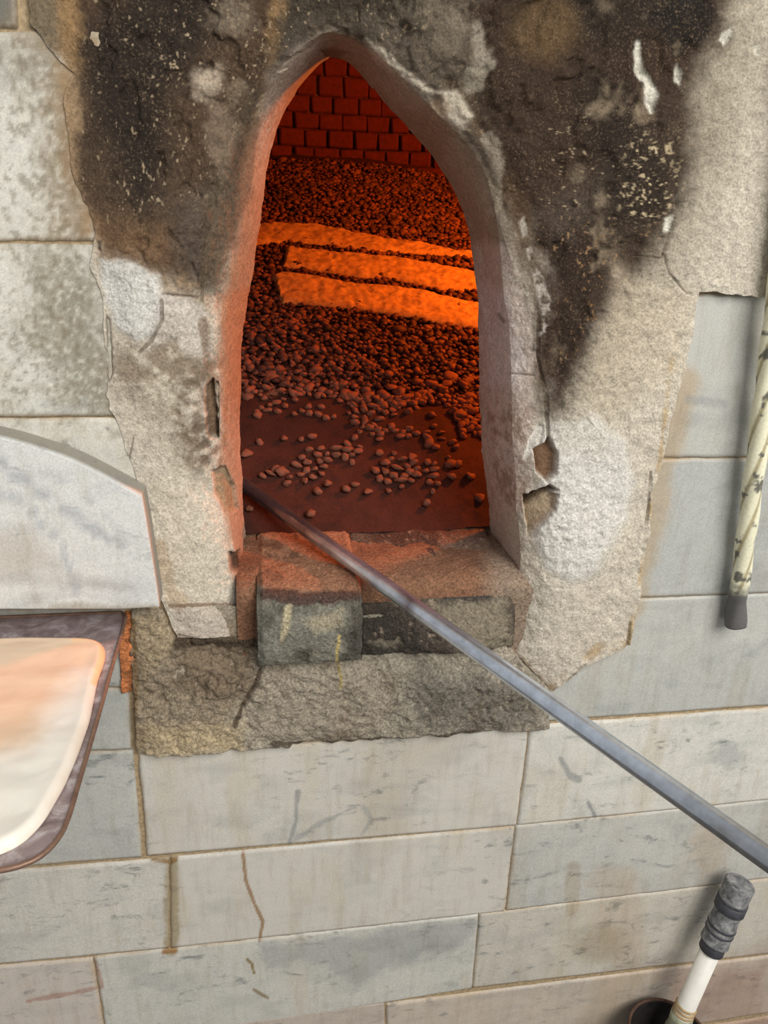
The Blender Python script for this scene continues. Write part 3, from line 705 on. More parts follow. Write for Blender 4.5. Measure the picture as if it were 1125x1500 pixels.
# clay footing that closes the mouth beside and under the sill stones
fx = np.linspace(-0.048, 0.44, 160); fp = catmull([(0.20, ZS - 0.20), (0.195, ZS - 0.02), (0.17, ZS - 0.012), (0.06, ZS - 0.012), (0.006, ZS - 0.03), (0.004, ZS - 0.09), (0.004, ZS - 0.2)], [10] * 6)
P = np.array([(x, y, z_) for x in fx for y, z_ in fp]); q = Paint(P, (138, 98, 74), 71); q.mix(0.6 * sstep(0, .4, q.n2), (96, 66, 50))
q.mix(0.8 * sstep(690, 740, q.x), (150, 134, 116))
P[:, 2] += 0.006 * q.n1 + 0.003 * q.n2
foot = oven_part('sill_footing', mesh_np('sill_footing', P, gridfaces(len(fx), len(fp)), M_cement, q.c))
# --- hearth and bed base
nx, ny = 190, 200
gx = np.linspace(-0.75, 1.25, nx); gy = np.linspace(0.172, 1.84, ny)
GX, GY = np.meshgrid(gx, gy, indexing='ij'); GX = GX.ravel(); GY = GY.ravel()
P = np.stack([GX, GY, bedZ(GY)], 1); q = Paint(P, (66, 32, 23), 60)
q.mix(0.7 * sstep(0.0, 0.4, q.n1), (48, 23, 17)); q.mix(0.5 * sstep(0.15, 0.5, q.n2), (40, 22, 17))
P[:, 2] += 0.006 * q.n1 + 0.006 * q.n2 + 0.003 * q.n3
far = sstep(0.5, 0.56, GY); P[:, 2] -= 0.004 * far
def bed_h(x, y):
    return float(bedZ(y)) 
hearth = oven_part('hearth', mesh_np('hearth', P, gridfaces(nx, ny), M_clay, q.c))
hearth['label'] = 'sloping fired clay hearth'

# --- vaulted chamber behind the mouth
ccx, ccy, rx, ry = 0.25, 0.55, 1.0, 1.32
M_vault = simple('vault_clay', (92, 54, 42), 0.95, 30, 0.3, 0.5)
th = np.linspace(-0.28, math.pi + 0.28, 80); ph = np.linspace(0, 1, 30)
V = []
for t in th:
    for f in ph:
        if f < 0.45: z = 1.05 + f / 0.45 * 1.35; k = 1.0
        else:
            a = (f - 0.45) / 0.55 * math.pi / 2; z = 2.4 + 0.45 * math.sin(a); k = max(math.cos(a), 0.004)
        V.append((ccx + rx * k * math.cos(t), max(ccy + ry * k * math.sin(t), 0.172), z))
vault = oven_part('chamber_vault', mesh_np('chamber_vault', V, gridfaces(len(th), len(ph)), M_vault))
vault['label'] = 'clay vault of the oven chamber'

# --- brick courses of the rear wall
M_brick = simple('oven_brick', (78, 28, 22), 0.92, 60, 0.28, 0.5)
M_bm = simple('brick_joint', (84, 52, 42), 0.95, 90, 0.3, 0.5)
brick_meshes = {}
def brick_mesh(w, h, dp, k):
    key = (round(w, 3), round(h, 3), k)
    if key in brick_meshes: return brick_meshes[key]
    bm = bmesh.new(); bmesh.ops.create_cube(bm, size=1)
    bmesh.ops.scale(bm, vec=(w, dp, h), verts=bm.verts)
    rr = random.Random(k)
    for v in bm.verts: v.co += Vector((rr.uniform(-1, 1), rr.uniform(-1, 1), rr.uniform(-1, 1))) * 0.0036
    bmesh.ops.bevel(bm, geom=bm.edges[:], offset=0.005, segments=1, affect='EDGES')
    me = bpy.data.meshes.new('brick'); bm.to_mesh(me); bm.free(); me.materials.append(M_brick)
    brick_meshes[key] = me; return me
# mortar bed behind the bricks (the wall that carries them)
R0 = 1.235
def ring_y(x, R): return ccy + math.sqrt(max(R * R - (x - ccx) ** 2 * 1.25, 0.01))
COURSES = []; z = bedZ(1.60)
COURSES = [(0.046, 0.08, 0.004), (0.058, 0.155, 0.000), (0.050, 0.080, 0.030), (0.055, 0.080, 0.028), (0.050, 0.080, 0.032), (0.052, 0.080, 0.036), (0.062, 0.082, 0.040),
           (0.056, 0.08, 0.044), (0.054, 0.08, 0.048), (0.054, 0.08, 0.052)]
z = 1.858
cz0 = z
xs = np.linspace(-0.35, 1.0, 60); zs_ = [z - 0.25, z + sum(c[0] for c in COURSES) + 0.04]
V = [(x, ring_y(x, R0 + 0.052), zz) for x in xs for zz in zs_] + [(x, ring_y(x, R0 + 0.1), zz) for x in xs for zz in zs_]
Fa = gridfaces(60, 2)
rear = oven_part('rear_wall', mesh_np('rear_wall', V, np.vstack([Fa, Fa[:, ::-1] + 120]), M_bm))
rear['label'] = 'curved rear wall of red-glowing fire bricks'
for i, (h, w, back) in enumerate(COURSES):
    x = -0.30 + (0.5 * w if i % 2 else 0.0) + random.uniform(-.01, .01)
    while x < 0.95:
        w2 = w + random.choice((-0.006, 0, 0.004, 0.008)); R = R0 + back
        xc = x + w2 / 2; y = ring_y(xc, R); y1 = ring_y(xc + 0.01, R); y0 = ring_y(xc - 0.01, R)
        b = link('brick', brick_mesh(w2 - random.choice((0.003, 0.005, 0.009, 0.014)), h - 0.0035, 0.075, random.randint(0, 2)), rear,
                 (xc, y + 0.03 + random.uniform(-.004, .004), z + h / 2))
        b.rotation_euler = (random.uniform(-.02, .02), random.uniform(-.015, .015), math.atan2(y1 - y0, 0.02) + random.uniform(-.03, .03))
        x += w2
    z += h

# ------------------------------------------------------------------ pebbles
def pebble_mat():
    t = NT('pebble'); co = t.coords(True)
    oi = t.n('ShaderNodeObjectInfo')
    f = t.noise(co, 90, 4, 0.6); geo = t.n('ShaderNodeNewGeometry')
    c = t.ramp(geo.outputs['Random Per Island'], [(0.0, tuple(s2l((56, 30, 23)))), (0.5, tuple(s2l((80, 45, 34)))), (1.0, tuple(s2l((116, 70, 52))))])
    c = t.mul(c, t.ramp(f, [(0.3, 0.75), (0.7, 1.2)]), 0.8)
    return t.done(c, 0.75, 0, t.bump(f, 0.25, 0.002), 0.3)
M_peb = pebble_mat()
def pebble_shape(seed, sub=2):
    rr = random.Random(seed); bm = bmesh.new(); bmesh.ops.create_icosphere(bm, subdivisions=sub, radius=1)
    sc = Vector((rr.uniform(0.85, 1.35), rr.uniform(0.75, 1.0), rr.uniform(0.5, 0.75)))
    off = Vector((rr.uniform(0, 50), rr.uniform(0, 50), 3))
    for v in bm.verts:
        k = 1 + 0.6 * mnoise.noise(v.co * 1.0 + off) + 0.28 * mnoise.noise(v.co * 2.2 + off)
        v.co = Vector((v.co.x * sc.x, v.co.y * sc.y, v.co.z * sc.z)) * k
    me = bpy.data.meshes.new('pebble'); bm.to_mesh(me); bm.free()
    for q_ in me.polygons: q_.use_smooth = True
    me.materials.append(M_peb); return me
PEB = [pebble_shape(i, 2) for i in range(14)]
PEBL = [pebble_shape(i + 40, 1) for i in range(14)]

# loose pebbles: clusters lying on the clay (pixel centre, spread, count)
CL = [(465, 674, 25, 11, 18), (514, 664, 25, 9, 15), (432, 694, 24, 8, 10), (458, 690, 20, 8, 8), (547, 628, 22, 11, 16), (577, 635, 20, 10, 11),
      (613, 636, 16, 8, 8), (656, 650, 18, 8, 9), (534, 610, 30, 9, 15), (574, 681, 25, 10, 14), (593, 691, 25, 11, 16), (620, 700, 18, 9, 10), (574, 706, 20, 8, 8),
      (636, 690, 14, 9, 7), (662, 681, 7, 4, 3), (679, 622, 18, 14, 18), (560, 596, 50, 7, 24), (660, 600, 24, 8, 14), (540, 645, 20, 10, 8), (400, 600, 30, 8, 8),
      (460, 604, 20, 8, 8), (374, 770, 6, 12, 5)]
SG = [(482, 710), (503, 714), (523, 712), (567, 725), (630, 717), (376, 646), (417, 641), (445, 650), (363, 666), (373, 612), (477, 618), (491, 615), (462, 602), (455, 638),
      (518, 625), (468, 723), (450, 757), (620, 735), (703, 735), (690, 700), (640, 660), (366, 750), (420, 706), (395, 690), (384, 697), (660, 700), (540, 720)]
spots = []
for (x, y, sx, sy, n_) in CL:
    for _ in range(n_): spots.append((x + random.gauss(0, sx * 0.6), y + random.gauss(0, sy * 0.6)))
spots += SG
cand = []; taken = []
def far_enough(x, y, d):
    return all((x - a) ** 2 + (y - b) ** 2 > d * d for a, b in taken)
for (x, y) in spots:
    P_ = pBed(x, y, 0.0)
    if P_[1] < 0.2: continue
    for _ in range(6):
        X_, Y_ = P_[0] + random.uniform(-.006, .006), P_[1] + random.uniform(-.01, .01)
        if far_enough(X_, Y_, 0.0135):
            taken.append((X_, Y_)); cand.append((X_, Y_, random.uniform(0.0068, 0.0112), 0)); break
# dense bed
BND = [(-300, 585), (355, 583), (450, 583), (520, 592), (560, 600), (620, 598), (645, 585), (660, 606), (700, 640), (800, 660), (1800, 700)]
bpx = np.array([b[0] for b in BND]); bpy_ = np.array([b[1] for b in BND])
step = 0.0118
dense = []
for yv in np.arange(0.40, 1.80, step):
    for xv in np.arange(-0.42 - 0.1 * yv, 1.12, step):
        X_ = xv + random.uniform(-.5, .5) * step; Y_ = yv + random.uniform(-.5, .5) * step
        if ((X_ - ccx) ** 2 * 1.25 + (Y_ - ccy) ** 2) > 1.20 ** 2 and Y_ > ccy: continue
        a, b = proj((X_, Y_, bedZ(Y_)))
        if b > np.interp(a, bpx, bpy_) + random.gauss(0, 4): continue
        dense.append((X_, Y_, random.choice((0.006, 0.0075, 0.0085, 0.0095, 0.0115)) * random.uniform(0.85, 1.15), 1))
        if random.random() < 0.012: dense[-1] = (X_, Y_, 0.0165, 1)
inview = []
for (X_, Y_, r_, k) in dense:
    a, b = proj((X_, Y_, bedZ(Y_)))
    left = np.interp(b, [84, 150, 285, 440, 600, 800], [485, 425, 386, 362, 355, 361])
    right = np.interp(b, [84, 150, 262, 345, 450, 600, 800], [495, 562, 655, 687, 699, 703, 722])
    if left < a < right: inview.append((Y_ - r_ * 8, X_, Y_, r_))
inview.sort(); n_ind = 300 - len(cand)
chosen = set((b, c) for _, b, c, _ in inview[:n_ind])
def bed_rot():
    return (math.atan(SLOPE) + random.uniform(-.5, .5), random.uniform(-.5, .5), random.uniform(0, 6.28))
LOOSE = 'small reddish-brown pebble in a loose cluster on the clay hearth'
SINGLE = 'reddish-brown pebble lying by itself on bare hearth clay'
BYPIPE = 'dark pebble on the hearth tucked in the corner beside the steel pipe'
BIG = 'large reddish-brown pebble in the near edge of the pebble bed'
EDGEP = 'small reddish-brown pebble in the near edge of the pebble bed'
for (X_, Y_, r_, k) in cand + [d for d in dense if (d[0], d[1]) in chosen]:
    o = link('pebble', random.choice(PEB))
    s_ = r_
    o.scale = (s_, s_, s_); o.rotation_euler = bed_rot() if k else (math.atan(SLOPE) + random.uniform(-.15, .15), random.uniform(-.15, .15), random.uniform(0, 6.28))
    zz = bedZ(Y_) + (r_ * 0.45 if not k else random.uniform(0.0, 0.007))
    o.location = (X_, Y_, zz)
    if k: lab = BIG if r_ > 0.015 else EDGEP
    elif X_ < 0.03 and Y_ < 0.28: lab = BYPIPE
    else: lab = LOOSE if sum((X_ - a) ** 2 + (Y_ - b) ** 2 < 0.03 ** 2 for a, b in taken) > 1 else SINGLE
    tag(o, lab, 'pebble', 'pebbles at the edge of the bed' if k else 'loose pebbles on the hearth')
# the rest of the bed as one mesh
base = []
for me in PEBL:
    v = np.array([tuple(q_.co) for q_ in me.vertices]); f = np.array([tuple(q_.vertices) for q_ in me.polygons]); base.append((v, f))
VV = []; FF = []; off = 0
for (X_, Y_, r_, k) in dense:
    if (X_, Y_) in chosen: continue
    v, f = random.choice(base)
    R_ = np.array(Matrix.Rotation(random.uniform(0, 6.28), 3, 'Z') @ Matrix.Rotation(random.uniform(-.7, .7), 3, 'X'))
    VV.append((v * r_) @ R_.T + np.array([X_, Y_, bedZ(Y_) + random.uniform(-0.001, 0.007)])); FF.append(f + off); off += len(v)
o = link('pebble_bed', mesh_np('pebble_bed', np.vstack(VV), np.vstack(FF), M_peb))
tag(o, 'dense bed of hot reddish-brown pebbles sloping up to the brick wall', 'pebbles', kind='stuff')

# ------------------------------------------------------------------ flatbreads on the bed
def bread_mat():
    t = NT('bread'); co = t.coords(True)
    f = t.noise(co, 55, 6, 0.65); g = t.noise(co, 14, 4, 0.6)
    c = t.ramp(f, [(0.3, tuple(s2l((136, 98, 54)))), (0.55, tuple(s2l((178, 138, 80)))), (0.75, tuple(s2l((198, 160, 98))))])
    c = t.mul(c, t.ramp(g, [(0.3, 0.8), (0.7, 1.1)]), 0.8)
    return t.done(c, 0.8, 0, t.bump(f, 0.6, 0.004), 0.3)
M_bread = bread_mat()
def bread(top, bot, label, seed):
    n_ = 170; mrow = 34
    T_ = linear([pBed(q_[0], q_[1] + 1.6, 0.015) for q_ in top], [20] * (len(top) - 1)); B_ = linear([pBed(q_[0], q_[1] - 0.8, 0.010) for q_ in bot], [20] * (len(bot) - 1))
    def resample(A):
        L = np.concatenate([[0], np.cumsum(np.linalg.norm(np.diff(A, axis=0), axis=1))]); s = np.linspace(0, L[-1], n_)
        return np.stack([np.interp(s, L, A[:, k]) for k in range(3)], 1)
    T_, B_ = resample(T_), resample(B_)
    jx = fbm(T_, 20, 4, seed) * 0.008; T_[:, 1] += jx; B_[:, 1] += fbm(B_, 20, 4, seed + 9) * 0.008
    v = np.linspace(0, 1, mrow); u = np.linspace(0, 1, n_)
    G = T_[:, None] * (1 - v)[None, :, None] + B_[:, None] * v[None, :, None]
    G[..., 0] += fbm(G.reshape(-1, 3), 25, 3, seed + 5).reshape(n_, mrow) * 0.010
    flat = G.reshape(-1, 3); flat[:, 2] = bedZ(flat[:, 1])
    ev = np.minimum(v, 1 - v)[None] * np.linalg.norm(T_ - B_, axis=1)[:, None]
    eu = np.minimum(u, 1 - u)[:, None] * np.linalg.norm(T_[-1] - T_[0])
    e = np.minimum(ev, eu).ravel()
    hgt = 0.008 + 0.009 * np.sqrt(np.clip(e / 0.012, 0, 1)) + (0.006 * fbm(flat, 35, 3, seed) + 0.003 * fbm(flat, 90, 2, seed)) * np.clip(e / 0.01, 0, 1)
    top_ = flat.copy(); top_[:, 2] += hgt
    bot_ = flat.copy(); bot_[:, 2] += 0.004
    Fg = gridfaces(n_, mrow)
    ring_i = list(range(0, mrow)) + [i * mrow + mrow - 1 for i in range(1, n_)] + [(n_ - 1) * mrow + j for j in range(mrow - 2, -1, -1)] + [i * mrow for i in range(n_ - 2, 0, -1)]
    N = n_ * mrow
    side = [(a, b, b + N, a + N) for a, b in zip(ring_i, ring_i[1:] + ring_i[:1])]
    V_, c_ = center_mesh(np.vstack([top_, bot_]))
    me = mesh_np('flatbread', V_, np.vstack([Fg[:, ::-1], Fg + N, np.array(side)]), M_bread)
    bm = bmesh.new(); bm.from_mesh(me); bmesh.ops.recalc_face_normals(bm, faces=bm.faces); bm.to_mesh(me); bm.free()
    o = link('flatbread', me, None, c_)
    tag(o, label, 'bread', 'flatbreads baking on the pebbles'); return o
bread([(345, 322), (383, 323), (458, 325), (514, 335), (600, 350), (692, 366), (780, 384)], [(345, 358), (376, 357), (422, 352), (521, 364), (587, 369), (692, 377), (780, 392)],
      'narrow flatbread strip on the pebbles nearest the rear brick wall', 1.0)
bread([(419, 357), (514, 366), (580, 372), (633, 382), (694, 393), (790, 412)], [(416, 391), (465, 397), (534, 406), (580, 410), (646, 423), (695, 425), (790, 442)],
      'middle flatbread strip lying between two others on the pebbles', 2.0)
bread([(400, 402), (416, 396), (462, 400), (514, 409), (560, 414), (613, 420), (646, 428), (697, 440), (790, 458)], [(409, 432), (416, 444), (508, 450), (554, 457), (613, 467), (646, 474), (700, 479), (790, 494)],
      'widest flatbread strip on the pebbles nearest the oven mouth', 3.0)

# ------------------------------------------------------------------ long steel pipe across the sill
def pipe_mat():
    t = NT('pipe_steel'); co = t.coords(); f = t.noise(co, 60, 6, 0.65); g = t.noise(co, 14, 4, 0.6)
    c = t.mul(t.attr(), t.ramp(f, [(0.3, 0.7), (0.7, 1.2)]), 0.8)
    return t.done(c, t.ramp(g, [(0.3, 0.2), (0.7, 0.33)]), 0.88, t.bump(f, 0.12, 0.001), 0.5)
M_pipe = pipe_mat()
K = 0.972
a_ = CAM + (pY(575, 866, -0.025) - CAM) * K; b_ = CAM + (pD(1125, 1258, 0.76) - CAM) * K
dr = (b_ - a_) / np.linalg.norm(b_ - a_)
e0 = a_ - dr * 0.56; e1 = b_ + dr * 0.42
npt = 90; L = np.linalg.norm(e1 - e0)
def pipe_col(P, Lp, TH):
    q = Paint(P, (214, 221, 232), 70)
    q.mix(0.8 * (1 - sstep(0.36, 0.46, Lp + 0.03 * q.n2)), (96, 72, 62))
    q.mix(0.7 * np.exp(-((Lp - 0.60) / 0.06) ** 2) * sstep(0.0, 0.3, q.n2), (96, 60, 54))
    q.mix(0.8 * sstep(0.45, 0.6, fbm(P, 70, 3, 5)), (205, 203, 196))
    q.mix(0.75 * sstep(0.85, 1.15, Lp), (140, 140, 140))
    return q.c
me = tube('steel_pipe', [e0 + dr * L * i / (npt - 1) for i in range(npt)], [0.0122] * npt, M_pipe, 28, colfn=pipe_col)
o = link('steel_pipe', me)
tag(o, 'long bare grey steel pipe reaching over the sill into the oven', 'pipe')

# ------------------------------------------------------------------ marble slab against the wall
M_slab = M_tile
SLT = 0.046
arc = [(-150, 598), (-100, 604), (-50, 615), (0, 640), (60, 655), (100, 672), (150, 697), (207, 727)]
arc = [(-190, 640), (-120, 628), (-60, 630), (0, 641), (50, 655), (100, 672), (150, 696), (207, 727)]
out_px = arc + [(213, 760), (221, 810), (229, 860), (233, 890), (180, 893), (60, 893), (-190, 893)]
o2 = [pY(x, y, -SLT)[[0, 2]] for x, y in out_px]
o2 = np.vstack([catmull(o2[:8], [10] * 7), linear(o2[8:], [10, 10, 6, 12, 14, 16])])
# mirrored left part outside the frame is closed straight
bm = bmesh.new()
vf = [bm.verts.new((x, -SLT, z_)) for x, z_ in o2]
face = bm.faces.new(vf); bm.normal_update()
if face.normal.y > 0: bmesh.ops.reverse_faces(bm, faces=[face])
ext = bmesh.ops.extrude_face_region(bm, geom=[face])
bmesh.ops.translate(bm, vec=(0, SLT - 0.0008, 0), verts=[v for v in ext['geom'] if isinstance(v, bmesh.types.BMVert)])
bmesh.ops.recalc_face_normals(bm, faces=bm.faces)
fe = [e for e in bm.edges if all(abs(v.co.y + SLT) < 1e-5 for v in e.verts)]
bmesh.ops.bevel(bm, geom=fe, offset=0.0022, segments=2, affect='EDGES')
bmesh.ops.triangulate(bm, faces=[f for f in bm.faces if len(f.verts) > 4])
es = [e for e in bm.edges if e.calc_length() > 0.02]
for _ in range(4):
    es = [e for e in bm.edges if e.calc_length() > 0.016]
    if not es: break
    bmesh.ops.subdivide_edges(bm, edges=es, cuts=1); bmesh.ops.triangulate(bm, faces=[f for f in bm.faces if len(f.verts) > 3])
me = bpy.data.meshes.new('marble_slab'); bm.to_mesh(me); bm.free(); me.materials.append(M_slab)
P = np.array([tuple(v.co) for v in me.vertices]); q = Paint(P, (208, 209, 206), 90)
q.mix(0.6 * q.poly([(-60, 780), (40, 775), (90, 830), (30, 850), (-60, 850)], 14, (10, 8, 4)), (176, 170, 160))
q.mix(0.6 * q.line([(0, 680), (60, 720), (130, 770), (180, 800)], 11, (5, 5, 3)), (150, 155, 162))
q.mix(0.6 * q.line([(-40, 700), (40, 740), (90, 800), (110, 860)], 9, (7, 6, 3)), (168, 172, 176))
q.mix(0.5 * q.line([(60, 690), (120, 720), (190, 800)], 6, (6, 6, 3)), (176, 178, 180))
q.mix(0.5 * q.line([(0, 850), (80, 848), (190, 860)], 10, (5, 5, 3)), (170, 168, 162))
q.mix(0.55 * q.poly([(-60, 845), (180, 845), (190, 885), (-60, 880)], 10, (8, 12, 10)) * sstep(-0.1, 0.4, q.n2), (164, 158, 148))
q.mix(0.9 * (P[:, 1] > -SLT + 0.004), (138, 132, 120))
q.mix(0.6 * q.line([(0, 884), (100, 888), (230, 892)], 6), (150, 138, 112))
at = me.color_attributes.new('Col', 'FLOAT_COLOR', 'POINT'); rgba = np.ones((len(P), 4), np.float32); rgba[:, :3] = q.c
at.data.foreach_set('color', rgba.ravel())
o = link('marble_slab', me)
tag(o, 'thick pale marble slab with curved top fixed to the wall above the peel', 'slab')

# ------------------------------------------------------------------ peel with dough
ZT = pY(100, 899)[2]
def flat_poly(pxs, z, n_per=8):
    w = [pZ(x, y, z)[:2] for x, y in pxs]; return np.array(w)
right_edge = [(176, 897), (183, 902), (182, 915), (165, 975), (140, 1065), (118, 1140), (100, 1200), (85, 1230), (60, 1255), (30, 1269), (0, 1276), (-40, 1280)]
re_ = flat_poly(right_edge, ZT)
re_[:, 1] = np.minimum(re_[:, 1], -0.002)
re_ = catmull(re_, [4, 4, 8, 10, 10, 10, 8, 8, 8, 8, 8])
xm = re_[-1, 0] - 0.16                                        # symmetry axis of the peel
lf = re_[::-1].copy(); lf[:, 0] = 2 * xm - lf[:, 0]
outl = np.vstack([re_, lf])
def peel_mat():
    t = NT('peel_steel'); co = t.coords(True); f = t.noise(co, 22, 7, 0.7, 0.6); g = t.noise(co, 120, 5, 0.6)
    c = t.ramp(f, [(0.3, tuple(s2l((100, 84, 82)))), (0.5, tuple(s2l((152, 136, 136)))), (0.62, tuple(s2l((190, 182, 184)))), (0.75, tuple(s2l((126, 92, 78))))])
    return t.done(c, t.ramp(g, [(0.3, 0.3), (0.7, 0.55)]), 0.3, t.bump(g, 0.15, 0.001), 0.5)
M_peel = peel_mat()
M_rim = simple('peel_rim', (132, 104, 88), 0.45, 60, 0.3, 0.2, 0.4)
M_wood = simple('peel_handle_wood', (140, 104, 66), 0.7, 40, 0.25)
peel = empty('baking_peel', (xm, -0.25, ZT)); ploc = np.array([xm, -0.25, ZT])
tag(peel, 'flat steel peel with rounded corner below the marble slab, holding dough', 'peel')
bm = bmesh.new()
vf = [bm.verts.new((x - ploc[0], y - ploc[1], 0)) for x, y in outl]
fc = bm.faces.new(vf); bm.normal_update()
if fc.normal.z < 0: bmesh.ops.reverse_faces(bm, faces=[fc])
ext = bmesh.ops.extrude_face_region(bm, geom=[fc]); bmesh.ops.translate(bm, vec=(0, 0, -0.003), verts=[v for v in ext['geom'] if isinstance(v, bmesh.types.BMVert)])
bmesh.ops.recalc_face_normals(bm, faces=bm.faces)
me = bpy.data.meshes.new('sheet'); bm.to_mesh(me); bm.free(); me.materials.append(M_peel); link('sheet', me, peel)
# raised rolled rim along the outline (a small round bead)
def loop_tube(name, pts, r, mat, seg=8):
    n_ = len(pts); V = []; pts = np.array(pts)
    for i in range(n_):
        t = pts[(i + 1) % n_] - pts[i - 1]; t /= np.linalg.norm(t) + 1e-9; nrm = np.array([t[1], -t[0], 0])
        for k in range(seg):
            a = 2 * math.pi * k / seg; V.append(pts[i] + nrm * math.cos(a) * r + np.array([0, 0, 1]) * math.sin(a) * r)
    Fc = [(i * seg + k, ((i + 1) % n_) * seg + k, ((i + 1) % n_) * seg + (k + 1) % seg, i * seg + (k + 1) % seg) for i in range(n_) for k in range(seg)]
    me = mesh_np(name, V, Fc, mat)
    bm = bmesh.new(); bm.from_mesh(me); bmesh.ops.recalc_face_normals(bm, faces=bm.faces); bm.to_mesh(me); bm.free()
    return me
uni = [outl[0]]
for w in outl[1:]:
    if np.hypot(*(w - uni[-1])) > 0.004: uni.append(w)
cen = np.array([xm, -0.25])
link('rim', loop_tube('rim', [np.array([x - ploc[0], min(y, -0.004) - ploc[1], 0.001]) for x, y in uni], 0.0026, M_rim), peel)
yn = outl[:, 1].min()
hp = [Vector((0, yn - ploc[1] + 0.03 - 0.75 * k / 11, -0.016)) for k in range(12)]
link('handle', tube('handle', hp, [0.0145] * 12, M_wood, 16), peel)
# dough
def dough_mat():
    t = NT('dough'); co = t.coords(); f = t.noise(co, 26, 4, 0.5, 0.6)
    c = t.mul(t.attr(), t.ramp(f, [(0.3, 0.93), (0.7, 1.05)]), 0.8)
    m_ = t.done(c, 0.42, 0, t.bump(f, 0.25, 0.004), 0.5)
    t.b.inputs['Subsurface Weight'].default_value = 0.12; t.b.inputs['Subsurface Radius'].default_value = (0.01, 0.006, 0.003)
    return m_
M_dough = dough_mat()
dpx = [(-40, 934), (40, 931), (90, 932), (128, 932), (146, 935), (154, 945), (153, 960), (142, 990), (130, 1050), (112, 1100), (92, 1145), (62, 1196), (30, 1228), (0, 1242), (-40, 1252)]
zd = ZT + 0.010
dw = linear(flat_poly(dpx, zd), [8] * (len(dpx) - 1))
dxm = xm; dl = dw[::-1].copy(); dl[:, 0] = 2 * dxm - dl[:, 0]
dw = np.vstack([dw, dl])
L = np.concatenate([[0], np.cumsum(np.linalg.norm(np.diff(np.vstack([dw, dw[:1]]), axis=0), axis=1))])
ns = 420; s = np.linspace(0, L[-1], ns, endpoint=False); cl = np.vstack([dw, dw[:1]])
ring = np.stack([np.interp(s, L, cl[:, 0]), np.interp(s, L, cl[:, 1])], 1)
for _ in range(10): ring = (np.roll(ring, 1, 0) + 2 * ring + np.roll(ring, -1, 0)) / 4
cc = ring.mean(0); NR_ = 60
fr = np.concatenate([[1.0, 1.0], 1 - np.linspace(0.004, 1, NR_ - 2) ** 1.3])
V = []
for k, f in enumerate(fr):
    xy = cc + (ring - cc) * max(f, 0.002); e = np.maximum(polysd(xy[:, 0], xy[:, 1], ring[::3]), 0)
    P3 = np.stack([xy[:, 0], xy[:, 1], np.zeros(ns)], 1)
    if k == 0: z_ = np.full(ns, 0.0012)
    else:
        z_ = 0.0025 + 0.0085 * np.sqrt(np.clip(e / 0.007, 0, 1)) + 0.0008 * np.exp(-((e - 0.009) / 0.006) ** 2)
        z_ = z_ + (0.0016 * fbm(P3 * [1, 2.2, 1], 16, 3, 3) + 0.0010 * np.sin(xy[:, 1] * 95 + 3 * fbm(P3, 8, 2, 8))) * np.clip(e / 0.02, 0, 1)
    V.append(np.stack([xy[:, 0], xy[:, 1], ZT + z_], 1))
V = np.vstack(V)
q = Paint(V, (224, 204, 182), 95)
q.mix(0.8 * q.poly([(-400, 900), (160, 900), (160, 1010), (110, 1080), (-400, 1060)], 40, (20, 14, 4)), (224, 194, 164))
q.mix(0.85 * q.poly([(90, 1010), (130, 990), (140, 1050), (60, 1210), (-60, 1260), (-200, 1260), (-100, 1150), (40, 1100)], 26, (20, 16, 6)), (230, 227, 218))
q.mix(0.8 * q.line([(110, 936), (135, 932), (152, 942), (150, 965), (138, 1000)], 8, (2, 2, 1)), (246, 196, 146))
q.mix(0.5 * q.poly([(-60, 1055), (50, 1050), (60, 1085), (-60, 1100)], 14, (10, 14, 5)), (206, 180, 150))
Fc = gridfaces(NR_, ns); 
last = np.array([[k * ns + ns - 1, k * ns, (k + 1) * ns, (k + 1) * ns + ns - 1] for k in range(NR_ - 1)])
Vc, c_ = center_mesh(V)
me = mesh_np('dough', Vc, np.vstack([Fc, np.array([[k * ns + ns - 1, (k + 1) * ns + ns - 1, (k + 1) * ns, k * ns] for k in range(NR_ - 1)])]), M_dough, q.c)
bm = bmesh.new(); bm.from_mesh(me); bmesh.ops.holes_fill(bm, edges=[e for e in bm.edges if e.is_boundary], sides=0)
bmesh.ops.recalc_face_normals(bm, faces=bm.faces); bm.to_mesh(me); bm.free()
tag(link('dough', me, None, c_), 'sheet of wet pale dough spread over the steel peel', 'dough')
# wall bracket that carries the peel
M_iron = simple('dark_iron', (70, 64, 60), 0.6, 60, 0.25, 0.2, 0.6)
br = empty('peel_bracket', (xm, 0, ZT)); tag(br, 'dark iron bracket under the peel fixed to the wall', 'bracket')
for sx in (-0.10, 0.10):
    link('arm', box_mesh('arm', 0.03, 0.36, 0.008, M_iron, 0.001, 1), br, (sx, -0.1805, -0.0075))
    me = tube('strut', [(sx, -0.30, -0.012), (sx, -0.004, -0.26)], [0.008, 0.008], M_iron, 10); link('strut', me, br)

